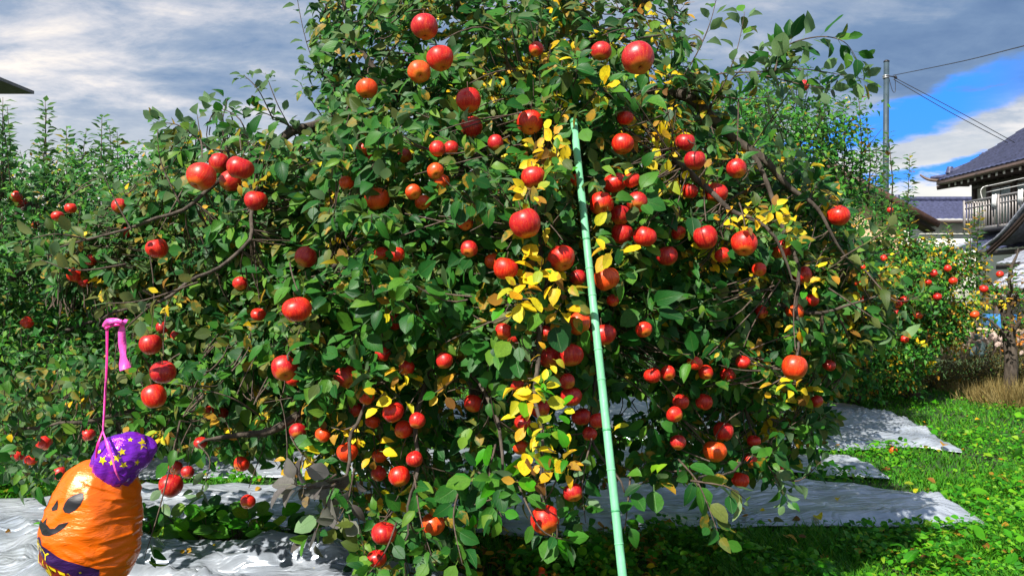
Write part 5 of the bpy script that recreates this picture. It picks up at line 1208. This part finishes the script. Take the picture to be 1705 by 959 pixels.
V, Q = [], []; p_, r_ = smooth_path([(-.4, 0, .93), (-.1, 0, 1.02), (.2, -.02, .95), (.5, 0, .82)], [.08, .13, .12, .05], 6, .05); tube_geo(p_, r_, 9, V, Q); link('straw_bundle', mesh_np('straw_bundle', V, Q, None, [M_straw]), None, st)
# brown gabled outbuilding left of the pole foot
DG = 20.0; gp = P(1385, 275, DG); ge_ = P(1563, 373, DG); Bq = Vector((gp.x, DG, 0)); ob = empty('outbuilding', Bq, 'peach walled outbuilding with a dark brown gable edge behind the utility pole foot', 'house')
sl = (gp.z-ge_.z)/(ge_.x-gp.x); W = ge_.x-gp.x; wz = gp.z-sl*(W-.6)
V = [(-W+.7, .6, 0), (W-.7, .6, 0), (W-.7, .6, wz-.25), (0, .6, gp.z-.30), (-W+.7, .6, wz-.25)]; V += [(a, 8, c) for a, _, c in V]
me = bpy.data.meshes.new('wall'); me.from_pydata(V, [], [(0, 1, 2, 3, 4), (9, 8, 7, 6, 5), (1, 6, 7, 2), (0, 4, 9, 5)]); me.materials.append(M_peach); link('wall', me, None, ob)
for sg in (1, -1):
    V, Q = [], []; an_ = math.atan(sl)*sg; Lr = math.hypot(W, gp.z-ge_.z); box_geo(V, Q, (sg*W/2, 4, (gp.z+ge_.z)/2), Lr, 8.0, .12, Matrix.Rotation(an_, 3, 'Y')); link('roof', mesh_np('roof', V, Q, None, [M_sheet]), None, ob)
    V, Q = [], []; box_geo(V, Q, (sg*W/2, -.03, (gp.z+ge_.z)/2-.02), Lr, .05, .16, Matrix.Rotation(an_, 3, 'Y')); link('bargeboard', mesh_np('bargeboard', V, Q, None, [M_rust]), None, ob)
    V, Q = [], []; box_geo(V, Q, (sg*W/2, .3, (gp.z+ge_.z)/2-.20), Lr*.96, .5, .05, Matrix.Rotation(an_, 3, 'Y')); link('soffit', mesh_np('soffit', V, Q, None, [M_wood]), None, ob)
box('window', (9.3, DG+.56, 2.0), (9.9, DG+.599, 2.5), M_white, ob)
# farther house with blue grey roof
DF = 36.0; fx0 = P(1515, 0, DF).x; fx1 = P(1660, 0, DF).x; fh = empty('far_house', Vector((fx0, DF, 0)), 'cream walled house with blue grey roof behind, between the pole and the tiled house', 'house')
ez_ = P(1550, 366, DF).z; rz_ = P(1560, 337, DF+2).z
box('wall', (fx0+.7, DF+.5, 0), (fx1+4, DF+6, ez_-.02), M_cream, fh)
slv = Vector((0, 2.6, P(1570, 335, DF+2.6).z-ez_)); tiled('roof_tiles', (fx0, DF, ez_), (1, 0, 0), slv, fx1-fx0+4, slv.length, M_tile, fh, .30, .28, fx1-fx0+4, .75)
rib('ridge', [(fx0+.75, DF+2.6, ez_+slv.z+.1), (fx0+3, DF+2.6, ez_+slv.z+.1), (fx1+4, DF+2.6, ez_+slv.z+.1)], [.12, .12, .12], M_tile, fh); rib('ridge_end_tile', [(fx0+.7, DF+2.6, ez_+slv.z), (fx0+.7, DF+2.6, ez_+slv.z+.3)], [.18, .12], M_tile, fh)
box('fascia', (fx0, DF-.05, ez_-.16), (fx1+4, DF+.02, ez_-.02), M_wood, fh)
# house at the upper left
tipL = P(57, 152, 15.5); lh = empty('slate_roof_house', Vector((tipL.x-4, 11, 0)), 'house corner with grey slate eave and pink wall at the upper left edge', 'house')
x0 = tipL.x; V = [(x0, 7, tipL.z), (x0-8, 7, tipL.z), (x0-8, 15.5, tipL.z), (x0, 15.5, tipL.z), (x0-4, 11, tipL.z+1.2), (x0, 7, tipL.z-.06), (x0-8, 7, tipL.z-.06), (x0-8, 15.5, tipL.z-.06), (x0, 15.5, tipL.z-.06)]
V = [tuple(Vector(v)-lh.location) for v in V]; me = bpy.data.meshes.new('roof'); me.from_pydata(V, [], [(0, 4, 1), (1, 4, 2), (2, 4, 3), (3, 4, 0), (5, 6, 7, 8), (0, 1, 6, 5), (1, 2, 7, 6), (2, 3, 8, 7), (3, 0, 5, 8)]); me.materials.append(M_sheet); link('roof', me, None, lh)
box('wall', (x0-7.4, 7.6, 0), (x0-.52, 14.9, tipL.z-.07), M_pinkw, lh)
